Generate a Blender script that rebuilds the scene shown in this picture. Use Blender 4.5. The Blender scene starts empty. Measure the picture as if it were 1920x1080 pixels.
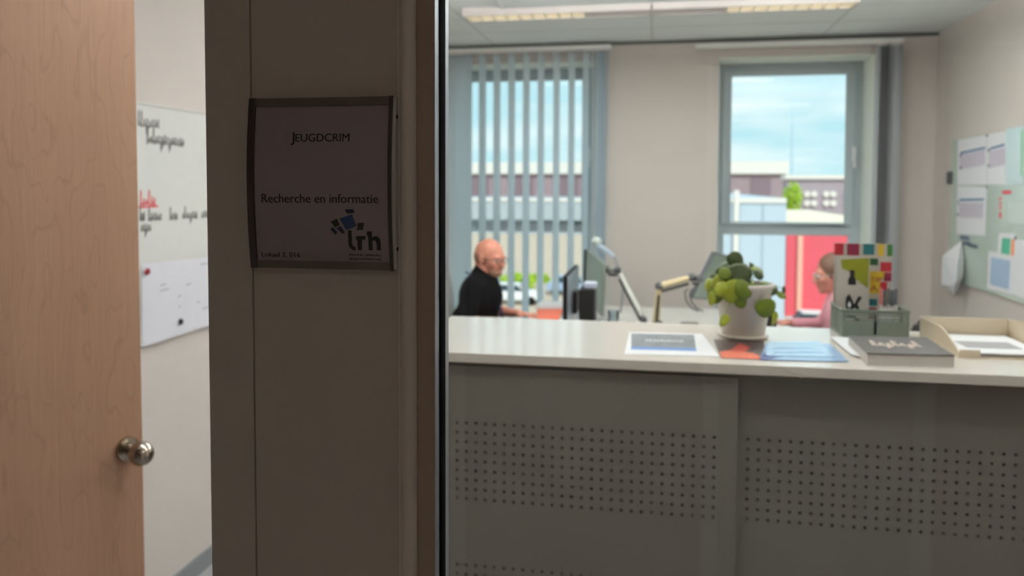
import bpy, bmesh, math, random
from mathutils import Vector, Matrix, noise
random.seed(7)
C = bpy.context.scene.collection
PI = math.pi
# ------------------------------------------------------------------ camera
F, CX, CY = 1560.0, 930.0, 425.0
CAM_H = 1.6
YAW, PITCH, ROLL = math.radians(10.95), math.radians(2.78), math.radians(0.15)
R3 = Matrix.Rotation(YAW, 3, 'Z') @ Matrix.Rotation(PI/2 - PITCH, 3, 'X') @ Matrix.Rotation(ROLL, 3, 'Z')
cam = bpy.data.cameras.new('camera'); co = bpy.data.objects.new('camera', cam); C.objects.link(co)
co.location = (0, 0, CAM_H); co.rotation_euler = R3.to_euler()
cam.sensor_width = 36; cam.lens = F/1920*36
cam.shift_x = (960-CX)/1920; cam.shift_y = (CY-540)/1920
cam.clip_start = .02; cam.clip_end = 2000
cam.dof.use_dof = True; cam.dof.focus_distance = .87; cam.dof.aperture_fstop = 6.0
bpy.context.scene.camera = co
def ray(px, py): return R3 @ Vector(((px-CX)/F, -(py-CY)/F, -1))
def PY(px, py, Y): d = ray(px, py); return Vector((0, 0, CAM_H)) + d*(Y/d.y)      # point on a plane Y = const
def PXp(px, py, X): d = ray(px, py); return Vector((0, 0, CAM_H)) + d*(X/d.x)
def PZ(px, py, Z): d = ray(px, py); return Vector((0, 0, CAM_H)) + d*((Z-CAM_H)/d.z)
# ------------------------------------------------------------------ view, world, sun
sc = bpy.context.scene
sc.view_settings.view_transform = 'Standard'; sc.view_settings.look = 'None'
sc.view_settings.gamma = 1; sc.view_settings.use_curve_mapping = False
sc.view_settings.exposure = 0.0
def lin(c):
    c = c/255
    return c/12.92 if c <= .04045 else ((c+.055)/1.055)**2.4
def rgb(r, g, b): return (lin(r), lin(g), lin(b), 1)
w = bpy.data.worlds.new('sky'); sc.world = w; w.use_nodes = True
nt = w.node_tree; nt.nodes.clear(); N = nt.nodes.new; L = nt.links.new
wo = N('ShaderNodeOutputWorld'); bg = N('ShaderNodeBackground'); tc = N('ShaderNodeTexCoord')
mp = N('ShaderNodeMapping'); mp.inputs['Scale'].default_value = (3, 3, 14)
nz = N('ShaderNodeTexNoise'); nz.inputs['Scale'].default_value = 1.6; nz.inputs['Detail'].default_value = 5
cr = N('ShaderNodeValToRGB'); cr.color_ramp.elements[0].position = .42; cr.color_ramp.elements[1].position = .68
cr.color_ramp.elements[0].color = (0, 0, 0, 1); cr.color_ramp.elements[1].color = (1, 1, 1, 1)
sp = N('ShaderNodeSeparateXYZ'); g = N('ShaderNodeValToRGB')
g.color_ramp.elements[0].position = 0; g.color_ramp.elements[0].color = rgb(188, 232, 242)
g.color_ramp.elements[1].position = .35; g.color_ramp.elements[1].color = rgb(200, 232, 248)
mx = N('ShaderNodeMix'); mx.data_type = 'RGBA'; mx.inputs[7].default_value = rgb(240, 252, 255)
L(tc.outputs['Generated'], mp.inputs[0]); L(mp.outputs[0], nz.inputs[0]); L(nz.outputs[0], cr.inputs[0])
L(tc.outputs['Generated'], sp.inputs[0]); L(sp.outputs[2], g.inputs[0]); L(g.outputs[0], mx.inputs[6]); L(cr.outputs[0], mx.inputs[0])
L(mx.outputs[2], bg.inputs[0]); bg.inputs[1].default_value = 1.2; L(bg.outputs[0], wo.inputs[0])
sun = bpy.data.lights.new('sun', 'SUN'); sun.energy = 3.3; sun.angle = .01; sun.color = (1, .95, .88)
so = bpy.data.objects.new('sun', sun); C.objects.link(so); so.location = (0, -20, 40)
so.rotation_euler = (math.radians(48), 0, math.radians(22))     # behind the building: never into the room
LAMP_W = 7.0           # each louvred luminaire over the desks
FILL_W = {3.9: (98.0, 4.0), 1.75: (11.0, 5.0)}    # added unseen fill lights, by row: up and down
COR_W = 1.35            # added dim fill light of the corridor, unseen
# ------------------------------------------------------------------ materials
_m = {}
def mat(name, col, rough=.6, metal=0, var=0, vscale=20, bump=0, bscale=200, spec=.5, trans=0, emit=None, estr=1):
    if name in _m: return _m[name]
    m = bpy.data.materials.new(name); m.use_nodes = True; t = m.node_tree; b = t.nodes['Principled BSDF']
    c = rgb(*col); b.inputs['Base Color'].default_value = c
    b.inputs['Roughness'].default_value = rough; b.inputs['Metallic'].default_value = metal
    b.inputs['Specular IOR Level'].default_value = spec
    tcn = t.nodes.new('ShaderNodeTexCoord')
    if var:
        n = t.nodes.new('ShaderNodeTexNoise'); n.inputs['Scale'].default_value = vscale; n.inputs['Detail'].default_value = 4
        r = t.nodes.new('ShaderNodeValToRGB')
        r.color_ramp.elements[0].position = .3; r.color_ramp.elements[1].position = .7
        r.color_ramp.elements[0].color = tuple(x*(1-var) for x in c[:3])+(1,); r.color_ramp.elements[1].color = tuple(min(1, x*(1+var)) for x in c[:3])+(1,)
        t.links.new(tcn.outputs['Object'], n.inputs[0]); t.links.new(n.outputs[0], r.inputs[0]); t.links.new(r.outputs[0], b.inputs['Base Color'])
    if bump:
        n = t.nodes.new('ShaderNodeTexNoise'); n.inputs['Scale'].default_value = bscale
        bp = t.nodes.new('ShaderNodeBump'); bp.inputs['Strength'].default_value = bump; bp.inputs['Distance'].default_value = .002
        t.links.new(tcn.outputs['Object'], n.inputs[0]); t.links.new(n.outputs[0], bp.inputs['Height']); t.links.new(bp.outputs[0], b.inputs['Normal'])
    if trans:
        tr = t.nodes.new('ShaderNodeBsdfTranslucent'); tr.inputs[0].default_value = c
        ms = t.nodes.new('ShaderNodeMixShader'); ms.inputs[0].default_value = trans
        t.links.new(b.outputs[0], ms.inputs[1]); t.links.new(tr.outputs[0], ms.inputs[2]); t.links.new(ms.outputs[0], t.nodes['Material Output'].inputs[0])
    if emit:
        b.inputs['Emission Color'].default_value = rgb(*emit); b.inputs['Emission Strength'].default_value = estr
    _m[name] = m; return m
def glass_mat(name, tint=(1, 1, 1), refl=1.0, rough=0.0):
    m = bpy.data.materials.new(name); m.use_nodes = True; t = m.node_tree; t.nodes.clear()
    o = t.nodes.new('ShaderNodeOutputMaterial'); a = t.nodes.new('ShaderNodeBsdfTransparent'); a.inputs[0].default_value = (*tint, 1)
    gl = t.nodes.new('ShaderNodeBsdfGlossy'); gl.inputs['Roughness'].default_value = rough
    fr = t.nodes.new('ShaderNodeFresnel'); fr.inputs[0].default_value = 1.45
    mu = t.nodes.new('ShaderNodeMath'); mu.operation = 'MULTIPLY'; mu.inputs[1].default_value = refl; mu.use_clamp = True
    ms = t.nodes.new('ShaderNodeMixShader')
    t.links.new(fr.outputs[0], mu.inputs[0]); t.links.new(mu.outputs[0], ms.inputs[0]); t.links.new(a.outputs[0], ms.inputs[1]); t.links.new(gl.outputs[0], ms.inputs[2])
    t.links.new(ms.outputs[0], o.inputs[0]); return m
def wood_mat():
    m = bpy.data.materials.new('maple_veneer'); m.use_nodes = True; t = m.node_tree; b = t.nodes['Principled BSDF']
    n_ = t.nodes.new; l = t.links.new
    tcn = n_('ShaderNodeTexCoord')
    m1 = n_('ShaderNodeMapping'); m1.inputs['Scale'].default_value = (7, 7, 1.5)
    nf = n_('ShaderNodeTexNoise'); nf.inputs['Scale'].default_value = 1.5; nf.inputs['Detail'].default_value = 2.5; nf.inputs['Roughness'].default_value = .45
    l(tcn.outputs['Object'], m1.inputs[0]); l(m1.outputs[0], nf.inputs[0])
    mu = n_('ShaderNodeMath'); mu.operation = 'MULTIPLY'; mu.inputs[1].default_value = 11; l(nf.outputs[0], mu.inputs[0])
    fr = n_('ShaderNodeMath'); fr.operation = 'FRACT'; l(mu.outputs[0], fr.inputs[0])
    ra = n_('ShaderNodeValToRGB'); e = ra.color_ramp.elements
    e[0].position = 0; e[0].color = (1, 1, 1, 1); e[1].position = 1; e[1].color = (1, 1, 1, 1)
    k = e.new(.80); k.color = (.96, .96, .96, 1); k = e.new(.92); k.color = (.0, .0, .0, 1); k = e.new(.1); k.color = (.75, .75, .75, 1)
    l(fr.outputs[0], ra.inputs[0])
    m2 = n_('ShaderNodeMapping'); m2.inputs['Scale'].default_value = (260, 260, 6)
    nn = n_('ShaderNodeTexNoise'); nn.inputs['Scale'].default_value = 1; nn.inputs['Detail'].default_value = 3
    l(tcn.outputs['Object'], m2.inputs[0]); l(m2.outputs[0], nn.inputs[0])
    m3 = n_('ShaderNodeMapping'); m3.inputs['Scale'].default_value = (9, 9, 1.1)
    n3 = n_('ShaderNodeTexNoise'); n3.inputs['Scale'].default_value = 1; l(tcn.outputs['Object'], m3.inputs[0]); l(m3.outputs[0], n3.inputs[0])
    a = n_('ShaderNodeMix'); a.data_type = 'RGBA'; a.inputs[6].default_value = rgb(186, 145, 119); a.inputs[7].default_value = rgb(200, 159, 131); l(n3.outputs[0], a.inputs[0])
    b2 = n_('ShaderNodeMix'); b2.data_type = 'RGBA'; b2.blend_type = 'MULTIPLY'; b2.inputs[0].default_value = .13; l(a.outputs[2], b2.inputs[6]); l(ra.outputs[0], b2.inputs[7])
    c2 = n_('ShaderNodeMix'); c2.data_type = 'RGBA'; c2.blend_type = 'MULTIPLY'; c2.inputs[0].default_value = .22; l(b2.outputs[2], c2.inputs[6]); l(nn.outputs[0], c2.inputs[7])
    l(c2.outputs[2], b.inputs['Base Color']); b.inputs['Roughness'].default_value = .42
    return m
M_wall = mat('wall_paint', (212, 203, 197), .85, var=.015, vscale=3, bump=.15, bscale=400)
M_ceil = mat('ceiling_tile', (240, 246, 244), .9, var=.02, vscale=40, bump=.2, bscale=300)
M_panel = mat('melamine_panel', (218, 210, 202), .45, var=.012, vscale=4, bump=.05, bscale=500)
M_alu = mat('anodised_aluminium', (178, 182, 192), .42, .8, var=.02, vscale=60)
M_alud = mat('dark_anodised_profile', (96, 90, 86), .38, .7, var=.03, vscale=80)
M_prof = mat('lacquered_profile', (240, 232, 224), .4, .0, var=.01)
M_rub = mat('black_rubber', (8, 8, 8), .95, var=.1, spec=.03)
M_floor = mat('grey_linoleum', (160, 160, 162), .5, var=.06, vscale=25)
M_white = mat('white_laminate', (226, 218, 210), .14, var=.01, vscale=3, bump=.02)
M_edge = mat('laminate_edge', (176, 166, 156), .45, var=.01)
M_cab = mat('grey_lacquered_steel', (128, 124, 118), .45, var=.012, vscale=3)
M_dark = mat('black_plastic', (16, 16, 18), .5, var=.05, spec=.25)
M_dkgrey = mat('dark_grey_plastic', (62, 64, 68), .5, var=.04)
M_wplast = mat('white_plastic', (232, 230, 226), .35, var=.01)
M_paper = mat('white_paper', (236, 236, 240), .8, var=.01, vscale=30)
M_bluepap = mat('pale_blue_paper', (168, 200, 232), .6, var=.03)
M_chrome = mat('brushed_nickel', (176, 166, 152), .16, 1, var=.02)
M_board = mat('whiteboard_enamel', (228, 228, 224), .22, var=.008)
M_frame = mat('grey_window_profile', (182, 194, 200), .45, var=.015)
M_reveal = mat('reveal_paint', (236, 240, 232), .8, var=.01)
M_ink = mat('black_ink', (16, 14, 18), .6); M_wood = wood_mat()
M_pane = glass_mat('clear_pane', (.97, .99, .99), .35)
M_part = glass_mat('partition_pane', (.97, .985, .975), 1.0)
M_gloss = glass_mat('clear_cover', (.97, .96, .97), 1.1, .06)
# ------------------------------------------------------------------ mesh helper
W = {}                                     # world position of every object made here
def wloc(o): return W.get(o.name, Vector((0, 0, 0)))
class MB:
    def __init__(s, M=None): s.v = []; s.f = []; s.mi = []; s.M = M or Matrix.Identity(4); s.cur = 0
    def add(s, vs, fs):
        k = len(s.v); s.v += [s.M @ Vector(v) for v in vs]; s.f += [tuple(i+k for i in f) for f in fs]; s.mi += [s.cur]*len(fs); return s
    def box(s, a, b):
        x0, y0, z0 = [min(a[i], b[i]) for i in range(3)]; x1, y1, z1 = [max(a[i], b[i]) for i in range(3)]
        return s.add([(x0,y0,z0),(x1,y0,z0),(x1,y1,z0),(x0,y1,z0),(x0,y0,z1),(x1,y0,z1),(x1,y1,z1),(x0,y1,z1)],
                     [(0,3,2,1),(4,5,6,7),(0,1,5,4),(1,2,6,5),(2,3,7,6),(3,0,4,7)])
    def prism(s, poly, d):                 # poly: 3-D points, d: extrusion vector
        n = len(poly); d = Vector(d); p = [Vector(q) for q in poly]
        return s.add(p+[q+d for q in p], [tuple(range(n-1, -1, -1)), tuple(range(n, 2*n))]+[(i, (i+1) % n, n+(i+1) % n, n+i) for i in range(n)])
    def cone(s, a, b, ra, rb, n=16, cap=True):
        a, b = Vector(a), Vector(b); d = (b-a).normalized(); u = d.orthogonal().normalized(); v = d.cross(u)
        vs = [c+(u*math.cos(2*PI*i/n)+v*math.sin(2*PI*i/n))*r for c, r in ((a, ra), (b, rb)) for i in range(n)]
        fs = [(i, (i+1) % n, n+(i+1) % n, n+i) for i in range(n)]
        if cap: fs += [tuple(range(n-1, -1, -1)), tuple(range(n, 2*n))]
        return s.add(vs, fs)
    def ell(s, c, r, nu=20, nv=12, R=None):
        c = Vector(c); R = R or Matrix.Identity(3); vs = [c+R@Vector((0, 0, r[2]))]
        for j in range(1, nv):
            t = PI*j/nv
            for i in range(nu): a = 2*PI*i/nu; vs.append(c+R@Vector((r[0]*math.sin(t)*math.cos(a), r[1]*math.sin(t)*math.sin(a), r[2]*math.cos(t))))
        vs.append(c-R@Vector((0, 0, r[2]))); fs = [(0, 1+i, 1+(i+1) % nu) for i in range(nu)]
        for j in range(nv-2):
            for i in range(nu): a = 1+j*nu; fs.append((a+i, a+nu+i, a+nu+(i+1) % nu, a+(i+1) % nu))
        a = 1+(nv-2)*nu; fs += [(a+i, len(vs)-1, a+(i+1) % nu) for i in range(nu)]
        return s.add(vs, fs)
    def cap(s, a, b, ra, rb, n=16):        # tapered capsule
        s.cone(a, b, ra, rb, n); s.ell(a, (ra,)*3, n, 8); s.ell(b, (rb,)*3, n, 8); return s
    def chain(s, pts, rs, n=14):
        for i in range(len(pts)-1): s.cap(pts[i], pts[i+1], rs[i], rs[i+1], n)
        return s
    def tube(s, pts, r, n=8, closed=False):
        pts = [Vector(p) for p in pts]; m = len(pts); vs = []; rr = r if isinstance(r, (list, tuple)) else [r]*m
        u = None
        for i, p in enumerate(pts):
            d = (pts[min(i+1, m-1)]-pts[max(i-1, 0)]).normalized()
            u = d.orthogonal().normalized() if u is None else (u-d*u.dot(d)).normalized()
            v = d.cross(u); vs += [p+(u*math.cos(2*PI*k/n)+v*math.sin(2*PI*k/n))*rr[i] for k in range(n)]
        fs = [(i*n+k, i*n+(k+1) % n, (i+1)*n+(k+1) % n, (i+1)*n+k) for i in range(m-1) for k in range(n)]
        fs += [tuple(range(n-1, -1, -1)), tuple(range((m-1)*n, m*n))]
        return s.add(vs, fs)
    def lathe(s, prof, c, n=32):           # prof: (radius, z), closed top/bottom when r = 0
        c = Vector(c); vs = [c+Vector((r*math.cos(2*PI*i/n), r*math.sin(2*PI*i/n), z)) for r, z in prof for i in range(n)]
        fs = [(j*n+i, j*n+(i+1) % n, (j+1)*n+(i+1) % n, (j+1)*n+i) for j in range(len(prof)-1) for i in range(n)]
        return s.add(vs, fs)
    def build(s, name, m, parent=None, smooth=False, bevel=0, mods=None, seg=2):
        me = bpy.data.meshes.new(name); vs = s.v
        lo = Vector([min(v[i] for v in vs) for i in range(3)]); hi = Vector([max(v[i] for v in vs) for i in range(3)])
        c = (lo+hi)/2; c.z = lo.z
        me.from_pydata([v-c for v in vs], [], s.f)
        ms = m if isinstance(m, (list, tuple)) else [m]
        for q in ms: me.materials.append(q)
        me.polygons.foreach_set('material_index', s.mi)
        bm = bmesh.new(); bm.from_mesh(me); bmesh.ops.remove_doubles(bm, verts=bm.verts, dist=1e-6); bmesh.ops.recalc_face_normals(bm, faces=bm.faces)
        bm.to_mesh(me); bm.free()
        if smooth:
            me.polygons.foreach_set('use_smooth', [True]*len(me.polygons))
        o = bpy.data.objects.new(name, me); C.objects.link(o); W[o.name] = c
        if parent: o.parent = parent; o.location = c-wloc(parent)
        else: o.location = c
        if bevel:
            b = o.modifiers.new('bevel', 'BEVEL'); b.width = bevel; b.segments = seg; b.limit_method = 'ANGLE'; b.harden_normals = False
        if smooth == 'auto':
            me.polygons.foreach_set('use_smooth', [True]*len(me.polygons)); me.set_sharp_from_angle(angle=math.radians(35))
        return o
def tag(o, label, cat, group=None):
    o['label'] = label; o['category'] = cat
    if group: o['group'] = group
    return o
def thing(name, loc, label, cat, group=None):
    o = bpy.data.objects.new(name, None); C.objects.link(o); o.location = loc; o.empty_display_size = .1
    W[o.name] = Vector(loc); return tag(o, label, cat, group)
def struct(o): o['kind'] = 'structure'; return o
def empty_struct(name, loc):
    o = bpy.data.objects.new(name, None); C.objects.link(o); o.location = loc; W[o.name] = Vector(loc); return struct(o)
def text(body, m, parent, x0, x1, z, h, fn, name='lettering', off=.0006, bold=.00012):
    """Text laid out in (u, v): u from x0 to x1, baseline z, cap height h; fn(u, v, d) gives the world point."""
    cu = bpy.data.curves.new('t', 'FONT'); cu.body = body; cu.size = 1; cu.extrude = .01;  cu.resolution_u = 3
    o = bpy.data.objects.new('t', cu); C.objects.link(o); dg = bpy.context.evaluated_depsgraph_get(); dg.update()
    me = bpy.data.meshes.new_from_object(o.evaluated_get(dg)); bpy.data.objects.remove(o)
    xs = [v.co.x for v in me.vertices]; a, b = min(xs), max(xs); capz = .70
    mb = MB()
    for du in (-bold, bold):
        vs = [fn(x0+(v.co.x-a)/(b-a)*(x1-x0)+du, z+v.co.y/capz*h, off*(1 if v.co.z > 0 else .2)) for v in me.vertices]
        mb.add(vs, [tuple(p.vertices) for p in me.polygons])
    bpy.data.meshes.remove(me)
    return mb.build(name, m, parent)
def flat(polys, fn, th=.0005, mb=None):   # polygons given in (u, v) as thin slabs on a surface
    mb = mb or MB()
    for p in polys:
        n = len(p); vs = [fn(u, v, 0) for u, v in p]+[fn(u, v, th) for u, v in p]
        mb.add(vs, [tuple(range(n-1, -1, -1)), tuple(range(n, 2*n))]+[(i, (i+1) % n, n+(i+1) % n, n+i) for i in range(n)])
    return mb
def stroke(mb, pts, wd, fn, th=.0006):    # handwriting stroke on a surface
    for i in range(len(pts)-1):
        (a, b), (c, d) = pts[i], pts[i+1]; l = math.hypot(c-a, d-b) or 1; nx, ny = -(d-b)/l*wd/2, (c-a)/l*wd/2; ex, ey = (c-a)/l*wd*.3, (d-b)/l*wd*.3
        flat([[(a+nx-ex, b+ny-ey), (a-nx-ex, b-ny-ey), (c-nx+ex, d-ny+ey), (c+nx+ex, d+ny+ey)]], fn, th, mb)
def scribble(mb, u0, u1, v, h, fn, wd=.005, seed=0, asc=(), desc=()):
    rnd = random.Random(seed); n = max(4, int((u1-u0)/h*1.9)); pts = []; per = (u1-u0)/n
    for i in range(n):
        u = u0+i*per; top = h*(1.9 if i in asc else rnd.uniform(.75, 1.1)); bot = -h*(.9 if i in desc else rnd.uniform(-.1, .12))
        pts += [(u, v+bot), (u+per*.35, v+top), (u+per*.6, v+top*.85), (u+per*.45, v+bot*.6), (u+per*.8, v+h*rnd.uniform(.1, .5))]
    stroke(mb, pts, wd, fn)
# ================================================================== ROOM SHELL
XL, XR, YB, ZC = -1.845, 1.93, 6.4, 2.69
YF, YFB = .86, .95                                          # corridor side / room side of the front partition
def sbox(name, a, b, m): return struct(MB().box(a, b).build(name, m))
sbox('floor', (-4, -1.5, -.2), (4, YB+.45, 0), M_floor)
# back wall with two openings
W1 = (PY(838, 300, YB).x, PY(1114, 300, YB).x); W2 = (PY(1345, 300, YB).x, PY(1637, 300, YB).x)
WT = PY(1480, 105, YB).z; WB = .42; RV = .34
wb = MB()
for a, b in ((XL-.3, W1[0]), (W1[1], W2[0]), (W2[1], XR+.3)): wb.box((a, YB, -.2), (b, YB+.42, ZC+.3))
for a, b in (W1, W2): wb.box((a, YB, -.2), (b, YB+.42, WB)); wb.box((a, YB, WT), (b, YB+.42, ZC+.3))
struct(wb.build('wall_back', M_wall))
sbox('wall_left', (XL-.3, YFB, -.2), (XL, YB, ZC+.3), M_wall)
sbox('wall_right', (XR, YFB, -.2), (XR+.3, YB, ZC+.3), M_wall)
# ceiling with its grid
ce = sbox('ceiling', (XL-.3, YF, ZC), (XR+.3, YB+.42, ZC+.3), M_ceil)
gx = PY(1222, 60, 5.9).x; gm = MB(); M_grid = mat('ceiling_grid_seam', (206, 210, 208), .7)
for k in range(-3, 4):
    x = gx+k*.6*2
    if XL < x < XR: gm.box((x-.006, YFB, ZC-.0015), (x+.006, YB, ZC+.01))
for y in (5.86, 5.36, 4.2, 3.0, 1.8): gm.box((XL, y-.004, ZC-.0015), (XR, y+.004, ZC+.01))
gm.build('ceiling_seam', M_grid, ce)
M_gap = mat('shadow_gap_profile', (92, 94, 92), .7)
tr = MB(); tr.box((XL, YB-.022, ZC-.024), (XR, YB, ZC)); struct(tr.build('trim_back', M_gap))
M_base = mat('grey_baseboard', (126, 128, 132), .5)
for nm, a, b in (('baseboard_left', (XL, YFB, 0), (XL+.014, YB, .072)), ('baseboard_right', (XR-.014, YFB, 0), (XR, YB, .072))): sbox(nm, a, b, M_base)
# ---- front partition
xd0 = PY(390, 540, YF).x; xs1 = PY(749, 540, YF).x; xs2 = PY(781, 540, YF-.008).x; xg = PY(813.5, 540, YF-.004).x
xh = -1.47                                                 # hinge side of the door opening
pn = MB(); xseam = PY(474.5, 540, YF).x
pn.box((xd0, YF, 0), (xseam-.0008, YFB, ZC)); pn.box((xseam+.0008, YF, 0), (xs1, YFB, ZC)); pn.box((xseam-.002, YF+.004, 0), (xseam+.002, YFB-.01, ZC))
struct(pn.build('wall_front', M_panel, bevel=.0008))
sbox('wall_front_header', (xh, YF, 2.12), (xd0, YFB, ZC), M_panel)
sbox('wall_front_left', (-4, YF, 0), (xh, YFB, ZC), M_panel)
# partition profiles beside the pane
pr = MB(); n = 10
prof = [(xs1, YF+.02), (xs1, YF-.004)]+[(xs1+.002+(xs2-xs1-.003)*i/n, YF-.004-.009*math.sin(PI*i/n)**.6) for i in range(n+1)]+[(xs2-.0008, YF-.002), (xs2-.0008, YF+.02)]
pr.prism([(x, y, 0) for x, y in prof], (0, 0, ZC)); struct(pr.build('trim_1', M_prof, smooth='auto'))
w3 = empty_struct('window_3', (xg, YF, 0))
f3 = MB(); f3.box((xs2, YF-.004, 0), (xg, YFB-.03, ZC)); f3.box((1.88, YF-.004, 0), (XR, YFB-.03, ZC)); f3.box((xg, YF-.004, 0), (1.88, YFB-.03, .06)); f3.box((xg, YF-.004, 2.55), (1.88, YFB-.03, ZC))
f3.build('frame', mat('brown_grey_profile', (184, 164, 148), .45), w3)
MB().box((xg, YF-.0035, .06), (xg+.0012, YF+.0135, 2.55)).build('glazing_bead', M_alu, w3)
MB().box((xg, YF+.014, .06), (xg+.0025, YF+.036, 2.55)).build('gasket', M_rub, w3)
MB().box((xg, YF+.0365, .06), (xg+.0012, YF+.055, 2.55)).build('glazing_bead', M_alu, w3)
pm = MB()                                # both faces of the pane; its edges are held inside the gasket
for y in (YF+.020, YF+.030): pm.add([(xg+.0026, y, .06), (1.88, y, .06), (1.88, y, 2.55), (xg+.0026, y, 2.55)], [(0, 1, 2, 3)])
pm.build('pane', M_part, w3)
# ---- corridor around the camera
M_cor = mat('corridor_paint', (206, 192, 178), .85, var=.02)
sbox('wall_corridor', (-4, -1.55, 0), (4, -1.5, 2.7), M_cor)
sbox('wall_corridor_end', (-4.1, -1.55, 0), (-4, YFB, 2.7), M_cor); sbox('wall_corridor_end.001', (4, -1.55, 0), (4.1, YFB, 2.7), M_cor)
sbox('ceiling_corridor', (-4.1, -1.55, 2.6), (4.1, YF-.02, 2.9), M_cor)
sbox('wall_front_right', (XR, YF, 0), (4, YFB, 2.7), M_panel)
for k, x in enumerate((-.75, 1.0)):  # unseen doors, added to reflect in the partition glass
    d = empty_struct('door_%d' % (k+2), (x, -1.5, 0))
    MB().box((x, -1.497, 0), (x+.93, -1.47, 2.1)).build('leaf', M_wood, d)
    fr = MB(); fr.box((x-.06, -1.498, 0), (x, -1.46, 2.16)); fr.box((x+.93, -1.498, 0), (x+.99, -1.46, 2.16)); fr.box((x, -1.498, 2.1), (x+.93, -1.46, 2.16)); fr.build('door_frame', M_prof, d)
cl = thing('corridor_fill_light', (.2, -.75, 2.6), 'added flat square fill light in the corridor, unseen behind the viewer', 'ceiling light')  # added unseen fill, lifts the dark pillar and sign
MB().box((-.1, -1.05, 2.565), (.5, -.45, 2.6)).build('housing', M_prof, cl, bevel=.002)
la = bpy.data.lights.new('corridor_fill_lamp', 'AREA'); la.size = .5; la.energy = COR_W; la.color = (1, .9, .8)
lo = bpy.data.objects.new('corridor_fill_lamp', la); C.objects.link(lo); lo.parent = cl; lo.location = (0, 0, -.04)
# ---- open wooden door
edge = PY(262, 540, 1.66); hx, hy = xh+.01, YFB+.02
ang = math.atan2(edge.y-hy, edge.x-hx); ln = math.hypot(edge.y-hy, edge.x-hx)
DM = Matrix.Translation((hx, hy, 0)) @ Matrix.Rotation(ang, 4, 'Z')
dr = empty_struct('door_1', (hx, hy, 0))
lf = MB(DM).box((0, -.0, .01), (ln, .04, 2.1)).build('leaf', M_wood, dr, bevel=.0012)
# knob on the corridor-side face (local -y)
kc = None
for px in range(200, 300):
    pass
dk = ray(238, 841); nrm = (DM.to_3x3() @ Vector((0, -1, 0))); t_ = (Vector((hx, hy, 0))-Vector((0, 0, CAM_H))).dot(nrm)/dk.dot(nrm)
kp = Vector((0, 0, CAM_H))+dk*t_; kl = DM.inverted() @ kp
KM = DM @ Matrix.Translation((kl.x, 0, kl.z)) @ Matrix.Rotation(PI/2, 4, 'X')
kn = MB(KM).lathe([(0, 0), (.0265, 0), (.0268, .004), (.0255, .0075), (.018, .0085), (.0, .0085)], (0, 0, 0), 40).build('rosette', M_chrome, dr, smooth='auto')
pf = [(0, .0085), (.013, .0085), (.0115, .014), (.011, .030), (.013, .034)]
pf += [(.0268*math.sin(a), .058-.0268*math.cos(a)) for a in [.5+ (PI-.5)*i/16 for i in range(17)]]
MB(KM).lathe(pf, (0, 0, 0), 40).build('knob', M_chrome, dr, smooth=True)
cy = MB(KM).cone((0, -.062, 0), (0, -.062, .006), .017, .016, 32).build('lock_plate', M_chrome, dr, smooth='auto') if False else None
# ================================================================== WINDOWS
def lbox(p, name, a, b, m, bevel=.0): return MB().box(a, b).build(name, m, p, bevel=bevel)
YW = YB+RV
def window(name, x0, x1, handle):
    w = empty_struct(name, (x0, YW, WB))
    fm = MB(); t = .075; y0, y1 = YW, YW+.07
    zt0, zt1 = PY(1480, 441, YW).z, PY(1480, 417, YW).z
    fm.box((x0, y0, WB), (x0+t, y1, WT)); fm.box((x1-t, y0, WB), (x1, y1, WT)); fm.box((x0+t, y0, WT-t), (x1-t, y1, WT)); fm.box((x0+t, y0, WB), (x1-t, y1, WB+t))
    fm.box((x0+t, y0, zt0), (x1-t, y1, zt1)); fm.build('window_frame', M_frame, w, bevel=.004)
    sm = MB(); s = .045; a, b, c, d = x0+t-.02, x1-t+.02, zt1-.02, WT-t+.02
    for q in (((a, c), (a+s+.02, d)), ((b-s-.02, c), (b, d)), ((a+s+.02, d-s), (b-s-.02, d)), ((a+s+.02, c), (b-s-.02, c+s*.4))): sm.box((q[0][0], y0-.022, q[0][1]), (q[1][0], y0-.0005, q[1][1]))
    sm.build('sash', M_frame, w, bevel=.005)
    MB().box((x0+t, y0+.03, zt1), (x1-t, y0+.036, WT-t)).build('pane', M_pane, w)
    MB().box((x0+t, y0+.03, WB+t), (x1-t, y0+.036, zt0)).build('pane', M_pane, w)
    h = MB(); hxx, hz = x1-(W2[1]-PY(1602, 290, YW-.05).x), PY(1603, 290, YW).z
    h.box((hxx-.014, y0-.034, hz-.05), (hxx+.014, y0-.0225, hz+.06)); h.cone((hxx, y0-.034, hz+.03), (hxx, y0-.06, hz+.03), .009, .009, 12); h.box((hxx-.009, y0-.066, hz-.10), (hxx+.009, y0-.052, hz+.042))
    h.build('handle', mat('white_handle', (236, 236, 240), .35), w, bevel=.003)
    rv = MB(); e = .004                                           # painted lining of the opening
    rv.box((x0, YB-.0, WB), (x0+e, YW, WT)); rv.box((x1-e, YB, WB), (x1, YW, WT)); rv.box((x0+e, YB, WT-e), (x1-e, YW, WT)); rv.box((x0+e, YB-.02, WB), (x1-e, YW, WB+.02))
    rv.build('reveal', M_reveal, w)
window('window_1', *W1, True); window('window_2', *W2, True)
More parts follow.
